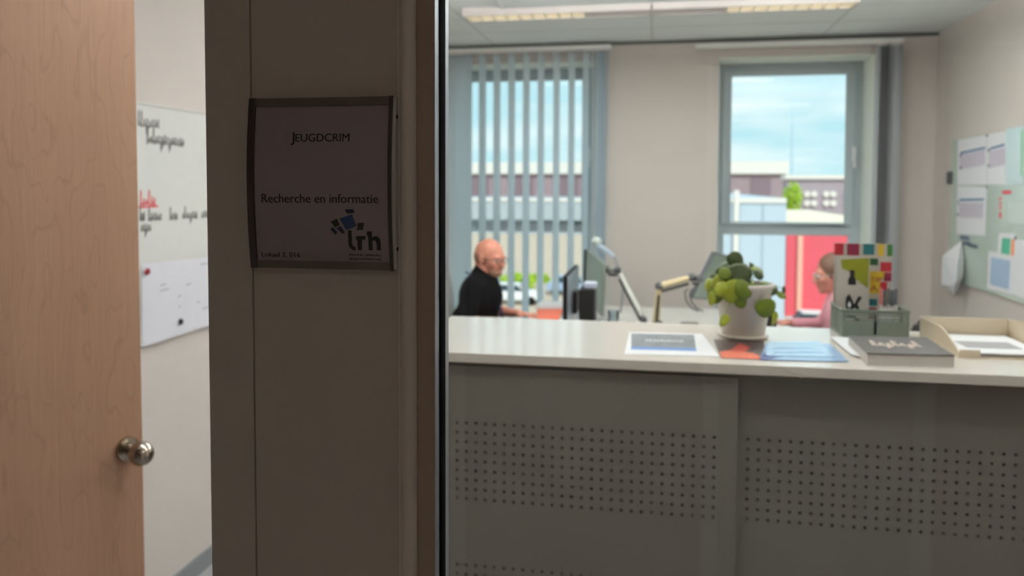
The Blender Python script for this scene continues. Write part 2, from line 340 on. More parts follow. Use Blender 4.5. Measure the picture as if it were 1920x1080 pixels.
# ---- vertical blinds
M_slat = mat('blind_fabric', (240, 246, 250), .8, var=.02, vscale=8, trans=.9)
def blind(xa, xb, zt, xs, phis, label, colr=None):
    y = YB-.075; t = thing('vertical_blind', (xa, y, WB), label, 'window blind')
    rl = MB().box((xa, y-.022, zt-.036), (xb, y+.022, zt)); rl.box(((xa+xb)/2-.02, y+.022, zt-.02), ((xa+xb)/2+.02, YB, zt)); rl.build('rail', M_wplast, t, bevel=.003)
    for x, ph in zip(xs, phis):
        c, s_ = math.cos(ph), math.sin(ph); wd = .0445; m = MB(); pts = []
        for i in range(7):
            q = -1+2*i/6; o_ = .004*(1-q*q); pts.append((x+c*wd*q-s_*o_, y+s_*wd*q+c*o_))
        z0, z1 = WB+.0, zt-.05
        vs = [(a, b, z) for z in (z0, z1) for a, b in pts]; vs += [(a-s_*.0006, b+c*.0006, z) for z in (z0, z1) for a, b in pts]
        fs = [(i, i+1, 8+i, 7+i) for i in range(6)]+[(14+i, 21+i, 22+i, 15+i) for i in range(6)]
        m.add(vs, fs); sl = m.build('slat', colr or M_slat, t, smooth=True)
        MB().box((x-.006, y-.003, z1), (x+.006, y+.003, zt-.036)).build('slat_hook', M_wplast, sl)
z1 = PY(1000, 88, YB-.075).z
xa, xb = PY(800, 92, YB-.075).x, PY(1146, 92, YB-.075).x
cen = [846, 864, 878, 904.5, 931.5, 959, 986.5, 1014, 1043, 1071, 1098]
xs = [PY(p, 300, YB-.075).x for p in cen]; ph = [math.radians(63)]*len(cen); ph[0] = ph[1] = math.radians(35)
for p_, a_ in ((1110, 86), (1118, 88), (1128, 40), (1136, 88)): xs.append(PY(p_, 300, YB-.075).x); ph.append(math.radians(a_))
blind(xa, xb, z1, xs, ph, 'white vertical blind with half-open slats hanging over the window behind the seated man')
xa, xb = PY(1304, 80, YB-.075).x, PY(1694, 80, YB-.075).x
xs = []; ph = []
for i in range(9): xs.append(PY(1641+i*3.4+(8 if i > 5 else 0), 300, YB-.075).x); ph.append(math.radians(-84+3*(i % 2) if i < 6 else -48))
blind(xa, xb, PY(1500, 77, YB-.075).z, xs, ph, 'vertical blind drawn fully aside into a grey stack right of the uncovered window', mat('grey_blind_fabric', (206, 208, 212), .8, var=.03, trans=.2))
# ================================================================== LUMINAIRES
M_tube = mat('lamp_tube', (255, 240, 190), .5, emit=(255, 244, 206), estr=1.6)
M_louv = mat('louvre_aluminium', (226, 224, 214), .35, .3)
M_hous = mat('luminaire_body', (216, 208, 206), .5)
def luminaire(x0, x1, yc, lit, label):
    t = thing('ceiling_light', (x0, yc, ZC-.07), label, 'ceiling light', 'linear louvred lights under the office ceiling')
    z0, z1 = ZC-.055, ZC; hw = .085
    h = MB(); h.box((x0, yc-hw, z0), (x0+.012, yc+hw, z1)); h.box((x1-.012, yc-hw, z0), (x1, yc+hw, z1))
    h.box((x0+.012, yc-hw, z0), (x1-.012, yc-hw+.012, z1)); h.box((x0+.012, yc+hw-.012, z0), (x1-.012, yc+hw, z1)); h.box((x0+.012, yc-hw+.012, z1-.008), (x1-.012, yc+hw-.012, z1))
    a, b = lit
    for u, v in ((x0+.012, a), (b, x1-.012)):
        if v-u > .02: h.box((u, yc-hw+.012, z0+.004), (v, yc+hw-.012, z0+.016))
    h.build('housing', M_hous, t, bevel=.002)
    lv = MB(); n = max(4, int((b-a)/.075))
    for i in range(n+1):
        x = a+(b-a)*i/n; lv.prism([(x-.004, yc-hw+.012, z0), (x+.004, yc-hw+.012, z0), (x+.001, yc-hw+.012, z0+.026), (x-.001, yc-hw+.012, z0+.026)], (0, 2*hw-.024, 0))
    lv.build('louvre', M_louv, t)
    MB().tube([(a, yc, z0+.034), (b, yc, z0+.034)], .011, 12).build('lamp_tube', M_tube, t, smooth='auto')
    MB().box((a, yc-hw+.014, z0+.0475), (b, yc+hw-.014, z0+.0465)).build('reflector', mat('lit_reflector', (250, 240, 205), .4, emit=(255, 246, 214), estr=1.0), t)
    la = bpy.data.lights.new('luminaire_lamp', 'AREA'); la.shape = 'RECTANGLE'; la.size = x1-x0-.05; la.size_y = .14; la.energy = LAMP_W; la.color = (1, .97, .94)
    lo = bpy.data.objects.new('luminaire_lamp', la); C.objects.link(lo); lo.parent = t; lo.location = Vector(((x0+x1)/2, yc, z0-.004))-wloc(t)
ly = PZ(1222, 24, ZC-.055).y
la0, la1, la2, la3 = [PY(p, 24, ly).x for p in (872, 1097, 1362, 1608)]
xm = PY(1222, 24, ly).x
luminaire(la0, xm-.004, ly, (la0+.02, la1), 'louvred ceiling light glowing at its left half, nearer the blinds')
luminaire(xm+.004, la3, ly, (la2, la3-.02), 'louvred ceiling light glowing at its right half, nearer the right wall')
def fill(xc, yc, label):                 # added, unseen up/down pendant light above the frame, brightening the ceiling
    t = thing('fill_light', (xc, yc, 2.51), label, 'pendant light', 'added unseen pendant lights over the aisle')
    MB().box((xc-.6, yc-.05, 2.51), (xc+.6, yc+.05, 2.54)).build('housing', M_hous, t, bevel=.002)
    for x in (xc-.45, xc+.45): MB().cone((x, yc, 2.54), (x, yc, ZC), .0015, .0015, 6).build('wire', M_alu, t)
    for z, e, rx in ((2.545, FILL_W[yc][0], PI), (2.505, FILL_W[yc][1], 0)):
        la = bpy.data.lights.new('fill_lamp', 'AREA'); la.shape = 'RECTANGLE'; la.size = 1.15; la.size_y = .08; la.energy = e; la.color = (1, .98, .96)
        lo = bpy.data.objects.new('fill_lamp', la); C.objects.link(lo); lo.parent = t; lo.location = Vector((xc, yc, z))-wloc(t); lo.rotation_euler = (rx, 0, 0)
fill(-.45, 3.9, 'added unseen pendant light behind the sideboard, nearer the left wall')
fill(1.05, 3.9, 'added unseen pendant light behind the sideboard, nearer the right wall')
fill(-.55, 1.75, 'added unseen pendant light between the glass and the sideboard, nearer the left wall')
fill(1.0, 1.75, 'added unseen pendant light between the glass and the sideboard, nearer the right wall')
v0, v1 = PZ(946, 18, ZC).x, PZ(1392, 0, ZC).x; vy = PZ(952, 19, ZC).y
vt = thing('ceiling_grille', (v0, vy-.3, ZC), 'long grey ventilation grille in the ceiling in front of the lights', 'ceiling vent')
g = MB(); g.box((v0, vy-.40, ZC-.018), (v1, vy-.38, ZC)); g.box((v0, vy-.075, ZC-.018), (v1, vy-.055, ZC)); g.box((v0, vy-.38, ZC-.018), (v0+.02, vy-.075, ZC)); g.box((v1-.02, vy-.38, ZC-.018), (v1, vy-.075, ZC)); g.build('frame', mat('grille_frame', (226, 230, 228), .5), vt, bevel=.001)
g = MB()
for i in range(9): y = vy-.36+i*.033; g.prism([(v0+.02, y, ZC-.014), (v0+.02, y+.004, ZC-.015), (v0+.02, y+.016, ZC-.002), (v0+.02, y+.012, ZC-.001)], (v1-v0-.04, 0, 0))
g.build('blade', mat('grille_blade', (220, 224, 222), .5), vt)
# ================================================================== SIGN ON THE PILLAR
ZS0, ZS1 = PY(600, 503, YF).z, PY(600, 184, YF).z; sx0, sx1 = PY(475, 340, YF-.004).x, PY(744, 340, YF-.006).x
zm, hh = (ZS0+ZS1)/2, (ZS1-ZS0)/2
def bul(z): return .010+.0075*(1-((z-zm)/hh)**2)              # how far the bowed face stands off the wall
def sfn(u, v, d): return Vector((u, YF-bul(v)-d, v))
SK = YF-.016
def S(px, py): p = PY(px, py, YF-.0165); return (p.x, p.z)
sg = thing('room_sign', ((sx0+sx1)/2, YF, ZS0), 'bowed aluminium room sign with black lettering and blue logo on the beige panel', 'sign')
def bow(u0, u1, v0, v1, d0, d1, name, m, nz=18, **k):
    mb = MB(); vs = []; nzz = nz
    for i in range(nzz+1):
        z = v0+(v1-v0)*i/nzz; yy0 = YF-bul(z)-d0; yy1 = YF-bul(z)-d1 if d1 is not None else YF
        vs += [(u0, yy0, z), (u1, yy0, z), (u1, yy1, z), (u0, yy1, z)]
    fs = [(i*4+j, i*4+(j+1) % 4, (i+1)*4+(j+1) % 4, (i+1)*4+j) for i in range(nzz) for j in range(4)]+[(3, 2, 1, 0), (nzz*4, nzz*4+1, nzz*4+2, nzz*4+3)]
    mb.add(vs, fs); return mb.build(name, m, sg, **k)
a0, a1 = S(477, 340)[0], S(728, 340)[0]; zt, zb = S(600, 197)[1], S(600, 491)[1]
bow(sx0, a0, ZS0, ZS1, .0025, None, 'side_profile', M_alud, bevel=.0006)
rs = bow(a1, S(734, 340)[0], ZS0, ZS1, .0025, None, 'side_profile', M_alud, bevel=.0006)
ec = bow(S(734, 340)[0], sx1+.0012, ZS0+.001, ZS1-.001, -.0005, None, 'end_cap', mat('sign_end_cap', (214, 216, 212), .5), bevel=.0004)
for zz in (218, 468):
    z = S(740, zz)[1]; MB().cone((sx1+.0012, YF-.009, z), (sx1+.0022, YF-.009, z), .0022, .0018, 12).build('screw', M_dark, ec)
MT = mat('sign_rail', (128, 118, 110), .4, .4)
bow(a0, a1, zt, ZS1-.0005, .0012, None, 'rail', MT); bow(a0, a1, ZS0+.0005, zb, .0012, None, 'rail', MT)
ins = bow(a0, a1, zb, zt, -.0012, -.0018, 'paper_insert', mat('sign_paper', (218, 208, 214), .6, var=.01), nz=24)
bow(a0, a1, zb, zt, .0004, -.0002, 'clear_cover', M_gloss, nz=24, smooth=False)
sf = lambda u, v, d: sfn(u, v, d-.0011)
def stext(body, pxa, pxb, base, top): 
    u0, v0 = S(pxa, base); u1, _ = S(pxb, base); h = S(pxa, top)[1]-v0
    return text(body, M_ink, ins, u0, u1, v0, h, sf, off=.0003)
stext('J', 543.5, 550.5, 266, 247.5); stext('EUGDCRIM', 552.5, 654, 265.5, 250.5)
stext('Recherche en informatie', 490.5, 709, 379.5, 363); stext('Lokaal 2. 016', 486.5, 559, 481.5, 472.5)
stext('POLITIE LIMBURG', 652, 712, 480.5, 476.4); stext('REGIO HOOFDSTAD', 652, 712, 488, 483.9)
def lg(p): return [S(600+x/9, 380+y/9) for x, y in p]
def logo(polys, m, nm): flat([lg(p) for p in polys], sf, .0003).build(nm, m, ins)
logo([[(320,270),(535,195),(605,400),(430,465)]], mat('logo_blue', (24, 92, 176), .5), 'logo_square')
logo([[(415,115),(555,110),(580,170),(450,185)], [(160,450),(210,415),(285,505),(245,545)], [(265,432),(338,392),(410,505),(360,528)]], mat('logo_navy', (26, 44, 96), .5), 'logo_square')
arc = lambda cx, cy, r, a0, a1, n=7: [(cx+r*math.cos(math.radians(a0+(a1-a0)*i/n)), cy+r*math.sin(math.radians(a0+(a1-a0)*i/n))) for i in range(n+1)]
logo([[(170,325),(275,270),(325,375),(250,422)], [(615,345),(738,338),(712,462),(600,466),(625,420)],
      [(458,470),(520,466),(522,700)]+[(540,740),(580,755),(578,815),(520,800),(475,760),(458,700)],
      [(590,575),(610,565),(755,565),(750,625),(700,630),(688,700),(688,808),(615,808),(612,640),(585,612)],
      [(780,485),(862,485),(868,808),(800,808),(796,560),(768,545)],
      [(866,600),(910,565),(960,572),(998,620),(1006,690),(1006,808),(938,808),(935,690),(915,640),(866,650)]], M_ink, 'logo_letter')
# ================================================================== SIDEBOARD / COUNTER
CT = 1.15; y0c = PZ(1380, 683, CT).y; y1c = PZ(1200, 604, CT).y; cx0 = PZ(847, 592, CT).x; cx1 = 1.14
wt = MB().box((cx0, y0c, CT-.026), (cx1, y1c, CT)).build('worktop', [M_white], None, bevel=.0012); tag(wt, 'long white laminate worktop lying on the perforated grey sideboard', 'worktop')
cb = thing('sideboard', (cx0, y0c, 0), 'tall grey sideboard with perforated sliding doors standing behind the glass', 'cabinet')
yd = y0c+.012
c = MB(); cxa, cxb = cx0+.005, cx1-.005; c.box((cxa, yd+.06, .05), (cxa+.018, y1c-.01, CT-.034)); c.box((cxb-.018, yd+.06, .05), (cxb, y1c-.01, CT-.034))
c.box((cxa+.018, yd+.06, .05), (cxb-.018, y1c-.01, .07)); c.box((cxa+.018, yd+.06, CT-.054), (cxb-.018, y1c-.01, CT-.034)); c.box((cxa+.018, y1c-.03, .07), (cxb-.018, y1c-.01, CT-.054))
c.box((cxa+.03, yd+.1, 0), (cxb-.03, y1c-.05, .05)); c.box((cxa, yd+.004, CT-.034), (cxb, y1c-.012, CT-.027)); c.build('carcass', M_cab, cb)
MB().box((cxa+.018, yd+.056, .07), (cxb-.018, yd+.06, CT-.054)).build('door_backing', mat('dark_felt', (44, 41, 38), .9), cb)
def perf_door(x0, x1, y, label):
    m = MB(); z0, z1 = .052, CT-.037; th = .016; p = .0262; r = .0041
    ncol = int((x1-x0-.08)/p); xo = x0+((x1-x0)-ncol*p)/2
    blocks = []; zt_ = PY(1100, 806, y).z; 
    while zt_ > z0+.1: blocks.append((zt_+p/2, 9)); zt_ -= PY(840, 797, y).z-PY(840, 1062, y).z
    zc = z1; rows = []
    for t0, nr in blocks:
        b0 = t0-nr*p
        if b0 < z0+.02: break
        m.box((x0, y, t0), (x1, y+th, zc)); m.box((x0, y, b0), (xo, y+th, t0)); m.box((xo+ncol*p, y, b0), (x1, y+th, t0))
        for i in range(ncol):
            for j in range(nr):
                cx_, cz_ = xo+(i+.5)*p, b0+(j+.5)*p; n_ = 12
                sq = [(p/2*max(-1, min(1, math.cos(a)*1.42)), p/2*max(-1, min(1, math.sin(a)*1.42))) for a in [2*PI*(k+.5)/n_ for k in range(n_)]]
                vs = [(cx_+a, y, cz_+b) for a, b in sq]+[(cx_+r*math.cos(2*PI*(k+.5)/n_), y, cz_+r*math.sin(2*PI*(k+.5)/n_)) for k in range(n_)]+[(cx_+r*math.cos(2*PI*(k+.5)/n_), y+.012, cz_+r*math.sin(2*PI*(k+.5)/n_)) for k in range(n_)]
                m.add(vs, [(k, (k+1) % n_, n_+(k+1) % n_, n_+k) for k in range(n_)]+[(n_+k, n_+(k+1) % n_, 2*n_+(k+1) % n_, 2*n_+k) for k in range(n_)])
                m.add([(cx_-p/2, y, cz_-p/2), (cx_+p/2, y, cz_-p/2), (cx_+p/2, y, cz_+p/2), (cx_-p/2, y, cz_+p/2)], [])
        zc = b0
    m.box((x0, y, z0), (x1, y+th, zc))
    o = m.build('sliding_door', M_cab, cb); o['label'] = label
xj = PY(1382, 850, yd).x
perf_door(cxa, xj, yd, 'left perforated grey sliding door, running in front of the right one')
perf_door(xj-.03, cxb, yd+.022, 'right perforated grey sliding door, set back behind the left one')
# ---- things on the worktop
def quadprism(pts, z, th, name, m, parent=None, lab=None, cat=None, bevel=0):
    o = MB().prism([(p.x, p.y, z) for p in pts], (0, 0, th)).build(name, m, parent, bevel=bevel)
    if lab: tag(o, lab, cat)
    return o
def Q(*pp, z=CT): return [PZ(x, y, z) for x, y in pp]
def bil(q, u, v): a, b, c, d = q; return (a*(1-u)+b*u)*(1-v)+(d*(1-u)+c*u)*v      # q: near-left, near-right, far-right, far-left
def onq(q, z): return lambda u, v, d: Vector((*bil(q, u, v).xy, z+d))
# printed sheet
T1 = thing('printed_sheet', (*Q((1260, 645))[0].xy, CT), 'white sheet printed with a dark photo and a blue strip, left of the plant pot', 'paper')
q = Q((1171, 664), (1349, 669), (1316, 626), (1180, 623)); z = CT+.0004
quadprism(q, z, .0006, 'sheet', M_paper, T1); f = onq(q, z+.0006)
flat([[(.06, .30), (.80, .30), (.88, .93), (.03, .93)]], f, .0002).build('dark_photo', mat('printed_photo', (92, 98, 104), .5, var=.5, vscale=28), T1)
flat([[(.06, .19), (.79, .19), (.80, .30), (.06, .30)]], f, .0002).build('blue_strip', mat('blue_print', (52, 112, 186), .5), T1)
wm = MB(); scribble(wm, .22, .70, .56, .09, f, .012, 3); wm.build('lettering', M_paper, T1)
# orange / dark flyer
T2 = thing('flyer', (*Q((1390, 655))[0].xy, CT), 'orange and dark flyer lying partly under the plant pot', 'flyer')
q = Q((1352, 672), (1440, 676), (1432, 640), (1338, 637)); z = CT+.0012
quadprism(q, z, .0006, 'sheet', mat('dark_print', (60, 44, 44), .45, var=.4, vscale=40), T2); f = onq(q, z+.0006)
flat([[(.0, .0), (.95, .0), (.75, .30), (.3, .42), (.02, .3)]], f, .0002).build('orange_patch', mat('orange_print', (196, 84, 52), .5, var=.2, vscale=60), T2)
flat([[(.28, .45), (.55, .35), (.7, .6), (.5, .8)]], f, .0002).build('red_patch', mat('red_print', (176, 62, 50), .5), T2)
def bflyer(q, z, lab, th=.0006, m=None):
    t = thing('flyer', (*bil(q, .5, .5).xy, CT), lab, 'flyer')
    quadprism(q, z, th, 'sheet', m or M_bluepap, t); f = onq(q, z+th)
    return t, f
t, f = bflyer(Q((1424, 676), (1592, 680), (1556, 646), (1436, 646)), CT+.0022, 'pale blue glossy flyer fanned out right of the plant pot, lowest of its pile', m=mat('glossy_blue_print', (160, 190, 228), .15, var=.12, vscale=16))
flat([[(.0, .0), (.1, .0), (.35, .3), (.02, .35)]], f, .0002).build('navy_corner', mat('navy_print', (48, 62, 128), .4), t)
t, f = bflyer(Q((1436, 670), (1566, 672), (1534, 642), (1440, 644)), CT+.0034, 'light blue leaflet on top of the fanned glossy flyer', m=mat('light_blue_print', (178, 210, 240), .15, var=.06, vscale=20))
flat([[(.1, .2), (.9, .25), (.9, .32), (.1, .27)], [(.1, .5), (.7, .5), (.7, .56), (.1, .56)]], f, .0002).build('printed_line', mat('mid_blue_print', (120, 160, 210), .4), t)
# plant pot
pc = PZ(1393, 632, CT); pc.z = CT+.0018
pt = thing('potted_plant', pc, 'white pot holding a round-leaved green plant on the worktop', 'potted plant')
PM_ = mat('white_ceramic', (214, 202, 190), .35, var=.01)
MB().lathe([(0, 0), (.066, 0), (.072, .003), (.073, .008), (.066, .010), (0, .010)], pc, 40).build('saucer', PM_, pt, smooth='auto')
MB().lathe([(0, .0102), (.060, .0102), (.063, .014), (.084, .148), (.0875, .152), (.0875, .160), (.083, .162), (.080, .158), (.078, .138), (0, .138)], pc, 48).build('pot', PM_, pt, smooth='auto')
MB().lathe([(0, .142), (.0755, .141), (.0755, .139), (0, .139)], pc, 32).build('soil', mat('potting_soil', (46, 34, 26), .95, var=.3, vscale=80), pt)
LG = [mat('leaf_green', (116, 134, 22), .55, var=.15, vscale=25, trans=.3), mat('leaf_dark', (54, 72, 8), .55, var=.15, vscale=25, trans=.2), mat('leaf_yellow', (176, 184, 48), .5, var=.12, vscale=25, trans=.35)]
M_stem = mat('leaf_stem', (120, 150, 70), .5)
soilc = pc+Vector((0, 0, .14))
# px, py, dy (toward camera -), radius, tilt vector, mat
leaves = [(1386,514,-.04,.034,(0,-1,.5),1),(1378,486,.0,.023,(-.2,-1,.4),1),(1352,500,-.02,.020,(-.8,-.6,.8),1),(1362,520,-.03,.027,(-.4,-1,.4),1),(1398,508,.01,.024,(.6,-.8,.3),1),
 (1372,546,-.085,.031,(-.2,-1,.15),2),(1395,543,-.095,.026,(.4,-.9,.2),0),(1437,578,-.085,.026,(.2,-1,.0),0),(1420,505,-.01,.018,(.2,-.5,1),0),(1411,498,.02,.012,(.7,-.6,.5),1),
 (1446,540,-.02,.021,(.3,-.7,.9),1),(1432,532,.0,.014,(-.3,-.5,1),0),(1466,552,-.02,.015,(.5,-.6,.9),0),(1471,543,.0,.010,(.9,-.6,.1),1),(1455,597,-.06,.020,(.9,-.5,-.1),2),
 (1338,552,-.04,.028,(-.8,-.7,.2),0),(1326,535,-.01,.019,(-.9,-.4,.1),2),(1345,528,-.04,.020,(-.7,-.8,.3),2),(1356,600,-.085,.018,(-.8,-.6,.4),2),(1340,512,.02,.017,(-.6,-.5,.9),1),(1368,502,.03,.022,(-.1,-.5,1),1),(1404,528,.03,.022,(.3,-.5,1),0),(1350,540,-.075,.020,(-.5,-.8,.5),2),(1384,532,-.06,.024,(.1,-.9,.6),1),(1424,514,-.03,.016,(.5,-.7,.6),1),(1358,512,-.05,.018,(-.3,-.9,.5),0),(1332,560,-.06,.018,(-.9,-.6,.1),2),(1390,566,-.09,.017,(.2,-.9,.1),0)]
def leaf(c, r, nrm, m, k):
    nrm = Vector(nrm).normalized(); u = nrm.orthogonal().normalized(); u = (Matrix.Rotation(k*1.3, 3, nrm) @ u); v = nrm.cross(u); mb = MB(); nn, rr = 18, 4; vs = []
    for side in (0, 1):
        vs.append(c+nrm*(.0006*side))
        for j in range(1, rr+1):
            for i in range(nn):
                a = 2*PI*i/nn; q = j/rr*r*(1+.05*math.sin(3*a+k)); vs.append(c+u*q*math.cos(a)+v*q*.9*math.sin(a)+nrm*(-.22*q*q/r+.06*q*math.sin(2*a+k)+.0006*side))
    n1 = 1+rr*nn; fs = []
    for side in (0, 1):
        o = side*n1; fs += [(o, o+1+i, o+1+(i+1) % nn) for i in range(nn)]
        for j in range(rr-1): fs += [(o+1+j*nn+i, o+1+(j+1)*nn+i, o+1+(j+1)*nn+(i+1) % nn, o+1+j*nn+(i+1) % nn) for i in range(nn)]
    o = 1+(rr-1)*nn; fs += [(o+i, o+(i+1) % nn, n1+o+(i+1) % nn, n1+o+i) for i in range(nn)]
    mb.add(vs, fs); lf_ = mb.build('leaf', m, pt, smooth=True)
    s0 = soilc+Vector(((c.x-pc.x)*.25, (c.y-pc.y)*.2, 0)); mid = s0*.45+c*.55+Vector((0, 0, .028)); pts = []
    for i in range(9): t = i/8; pts.append(s0*(1-t)**2+mid*2*t*(1-t)+(c-nrm*.0008)*t*t)
    MB().tube(pts, [.0016-.0006*i/8 for i in range(9)], 6).build('leaf_stem', M_stem, lf_, smooth=True)
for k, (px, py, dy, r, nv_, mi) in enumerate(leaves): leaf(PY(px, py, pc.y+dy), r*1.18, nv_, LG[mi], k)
# basket
bk0 = PZ(1578, 633, CT); bx0, bx1 = bk0.x, PZ(1702, 636, CT).x; by0 = bk0.y; by1 = by0+.17; bz0, bz1 = CT+.0, CT+.083
M_bas = mat('sage_plastic', (112, 122, 112), .45, var=.04)
bs = thing('plastic_basket', ((bx0+bx1)/2, (by0+by1)/2, CT), 'sage grey slotted plastic basket holding leaflets and pens', 'basket')
b = MB().box((bx0+.002, by0+.002, bz0), (bx1-.002, by1-.002, bz0+.004)); b.build('base', M_bas, bs)
def slotted(a, bdir, L_, nm, open_=True):
    m = MB(); d = Vector(bdir); nrm = Vector((-d.y, d.x, 0)); th = .003
    def bx(u0, u1, z0, z1):
        p = [Vector(a)+d*u0, Vector(a)+d*u1]; m.prism([(p[0].x, p[0].y, z0), (p[1].x, p[1].y, z0), (p[1].x, p[1].y, z1), (p[0].x, p[0].y, z1)], nrm*th)
    bx(0, .012, bz0, bz1); bx(L_-.012, L_, bz0, bz1); bx(.012, L_-.012, bz0, bz0+.012); bx(.012, L_-.012, bz1-.010, bz1)
    z = bz0+.012
    if not open_: bx(.012, L_-.012, bz0+.012, bz1-.03); z = bz1-.03
    while z < bz1-.016: bx(.012, L_-.012, z+.004, z+.009); z += .009
    bx(L_/2-.004, L_/2+.004, bz0+.012, bz1-.01)
    m.build(nm, M_bas, bs)
slotted((bx0, by0, 0), (1, 0, 0), bx1-bx0, 'side', False); slotted((bx1, by1, 0), (-1, 0, 0), bx1-bx0, 'side', False); slotted((bx0, by1-.003, 0), (0, -1, 0), by1-by0-.006, 'side'); slotted((bx1, by0+.003, 0), (0, 1, 0), by1-by0-.006, 'side')
rm = MB(); rm.tube([(bx0, by0, bz1), (bx1, by0, bz1), (bx1, by1, bz1), (bx0, by1, bz1), (bx0, by0, bz1)], .004, 6); rm.build('rim', M_bas, bs)
# colourful booklet and white leaflet
def upright(name, pa, pb, ya, yb, ztop, zbot, th, m, label, cat):
    a = PY(pa, 560, ya); b = PY(pb, 560, yb); a.z = b.z = 0; d = (b-a); nrm = Vector((d.y, -d.x, 0)).normalized()
    t = thing(name, ((a.x+b.x)/2, (a.y+b.y)/2, zbot), label, cat)
    def fn(u, v, dd): p = a+d*u+nrm*dd; return Vector((p.x, p.y, zbot+(ztop-zbot)*v))
    o = flat([[(0, 0), (1, 0), (1, 1), (0, 1)]], fn, th).build('cover', m, t); return t, lambda u, v, dd: fn(u, v, dd+th)
yb_ = by0+.085
t, f = upright('booklet', 1562, 1671, yb_+.055, yb_+.04, PY(1610, 458, yb_).z, bz0+.006, .004, mat('cream_card', (180, 170, 160), .5), 'colourful booklet patterned with red, teal and yellow squares, standing in the basket', 'booklet')
cols = {'r': (178, 34, 52), 'm': (132, 24, 62), 't': (34, 110, 116), 'y': (204, 170, 40), 'g': (62, 116, 52), 'd': (28, 84, 48), 'o': (120, 130, 20)}
sq = [('r',.0,.16,.86,.995),('m',.22,.43,.86,.995),('t',.50,.69,.87,.995),('y',.75,.85,.86,.995),('g',.91,1.,.86,.995),('d',.62,.76,.75,.83),('r',.80,.99,.68,.79),('y',.62,.88,.60,.68),('m',.86,.99,.57,.67),('y',.62,.80,.42,.60),('r',.80,.92,.46,.56),('t',.62,.76,.28,.36),('m',.62,.76,.14,.26),('g',.82,.98,.18,.30),('y',.80,.97,.32,.42)]
for ck, u0, u1, v0, v1 in sq:
    flat([[(u0, v0), (u1, v0), (u1, v1), (u0, v1)]], f, .0003).build('printed_square', mat('print_'+ck, cols[ck], .5), t)
text('TIP', mat('print_r', (1, 1, 1)), t, .63, .83, .555, .055, f, off=.0006); text('A.', mat('print_r', (1, 1, 1)), t, .63, .80, .45, .07, f, off=.0006)
t, f = upright('leaflet', 1567, 1629, yb_+.02, yb_+.01, PY(1600, 483, yb_-.02).z, bz0+.006, .003, mat('leaflet_white', (186, 178, 170), .5), 'white leaflet with an olive shape and black drawing, in front of the patterned booklet', 'leaflet')
flat([[(.12, .96), (.98, .99), (.96, .58), (.60, .70), (.40, .80), (.16, .84)]], f, .0003).build('olive_shape', mat('olive_print', (138, 140, 24), .5), t)
flat([[(.40,.82),(.55,.82),(.55,.72),(.60,.70),(.60,.62),(.36,.62),(.36,.70),(.41,.73)], [(.30,.44),(.40,.50),(.48,.44),(.56,.36),(.68,.47),(.80,.46),(.66,.36),(.80,.24),(.66,.27),(.58,.32),(.50,.25),(.36,.26),(.29,.34)], [(.24,.20),(.40,.18),(.60,.15),(.70,.10),(.74,.15),(.60,.20),(.40,.23)]], f, .0004).build('black_drawing', M_ink, t)
flat([[(.36,.35),(.42,.40),(.47,.35),(.42,.30)]], f, .0006).build('white_spot', M_paper, t)
# pens
pcs = [mat('pen_pink', (206, 120, 120), .4), mat('pen_grey', (104, 106, 110), .4), mat('pen_grey', (1, 1, 1)), mat('pen_slate', (84, 92, 100), .4), mat('pen_grey', (1, 1, 1))]
for i, (px, m_) in enumerate(zip((1651, 1658, 1665, 1672, 1679), pcs)):
    b_ = PY(px, 600, by0+.035); top = PY(px, 541+(i % 2)*3, by0+.035).z
    t = thing('pen', (b_.x, b_.y, bz0+.006), '', 'pen', 'upright pens in the basket')
    t['label'] = ['pink-capped white pen at the left end of the upright row in the basket', 'grey-capped white pen next to the pink-capped one in the basket', 'grey-capped white pen in the middle of the row in the basket', 'slate-capped white pen, second from the right end of the row in the basket', 'grey-capped white pen at the right end of the row in the basket'][i]
    MB().cone((b_.x, b_.y, bz0+.005), (b_.x, b_.y, top-.048), .0042, .0046, 12).build('barrel', mat('pen_barrel', (214, 204, 200), .4), t, smooth='auto')
    MB().cone((b_.x, b_.y, top-.048), (b_.x, b_.y, top), .0050, .0043, 12).build('cap', m_, t, smooth='auto')
lb = PY(1661, 590, by0+.028); lbo = MB().box((lb.x-.017, by0+.024, bz0+.03), (lb.x+.019, by0+.0265, bz0+.085)).build('paper_label', M_paper, None, bevel=.004); tag(lbo, 'small white card standing in front of the pens in the basket', 'card')
# book
bt = .031; q = Q((1626, 662), (1790, 666), (1726, 634), (1590, 629), z=CT+bt)
q[2] = q[1]+(q[3]-q[0])*1.0
BK = thing('thick_book', (*bil(q, .5, .5).xy, CT), 'thick dark-covered book with pale pages lying in front of the basket', 'book')
quadprism(q, CT+bt-.0025, .0025, 'cover', mat('dark_cover', (60, 54, 56), .35, var=.12, vscale=14), BK)
quadprism([bil(q, .004, .006), bil(q, .996, .006), bil(q, .996, .994), bil(q, .004, .994)], CT+.0025, bt-.005, 'page_block', mat('book_pages', (198, 190, 184), .7, var=.03, vscale=200), BK)
quadprism(q, CT, .0025, 'back_cover', mat('pale_cover', (190, 184, 180), .4), BK)
f = onq(q, CT+bt); wm = MB(); scribble(wm, .18, .78, .42, .16, f, .022, 11, asc=(0, 3, 6), desc=(2, 5)); wm.build('cover_lettering', mat('cream_print', (214, 194, 184), .5), BK)
q2 = Q((1596, 668), (1622, 674), (1612, 636), (1556, 634)); sh = quadprism(q2, CT+.0045, .0006, 'paper_sheet', M_paper, None, 'cream paper sheet peeping out left of the thick book', 'paper')
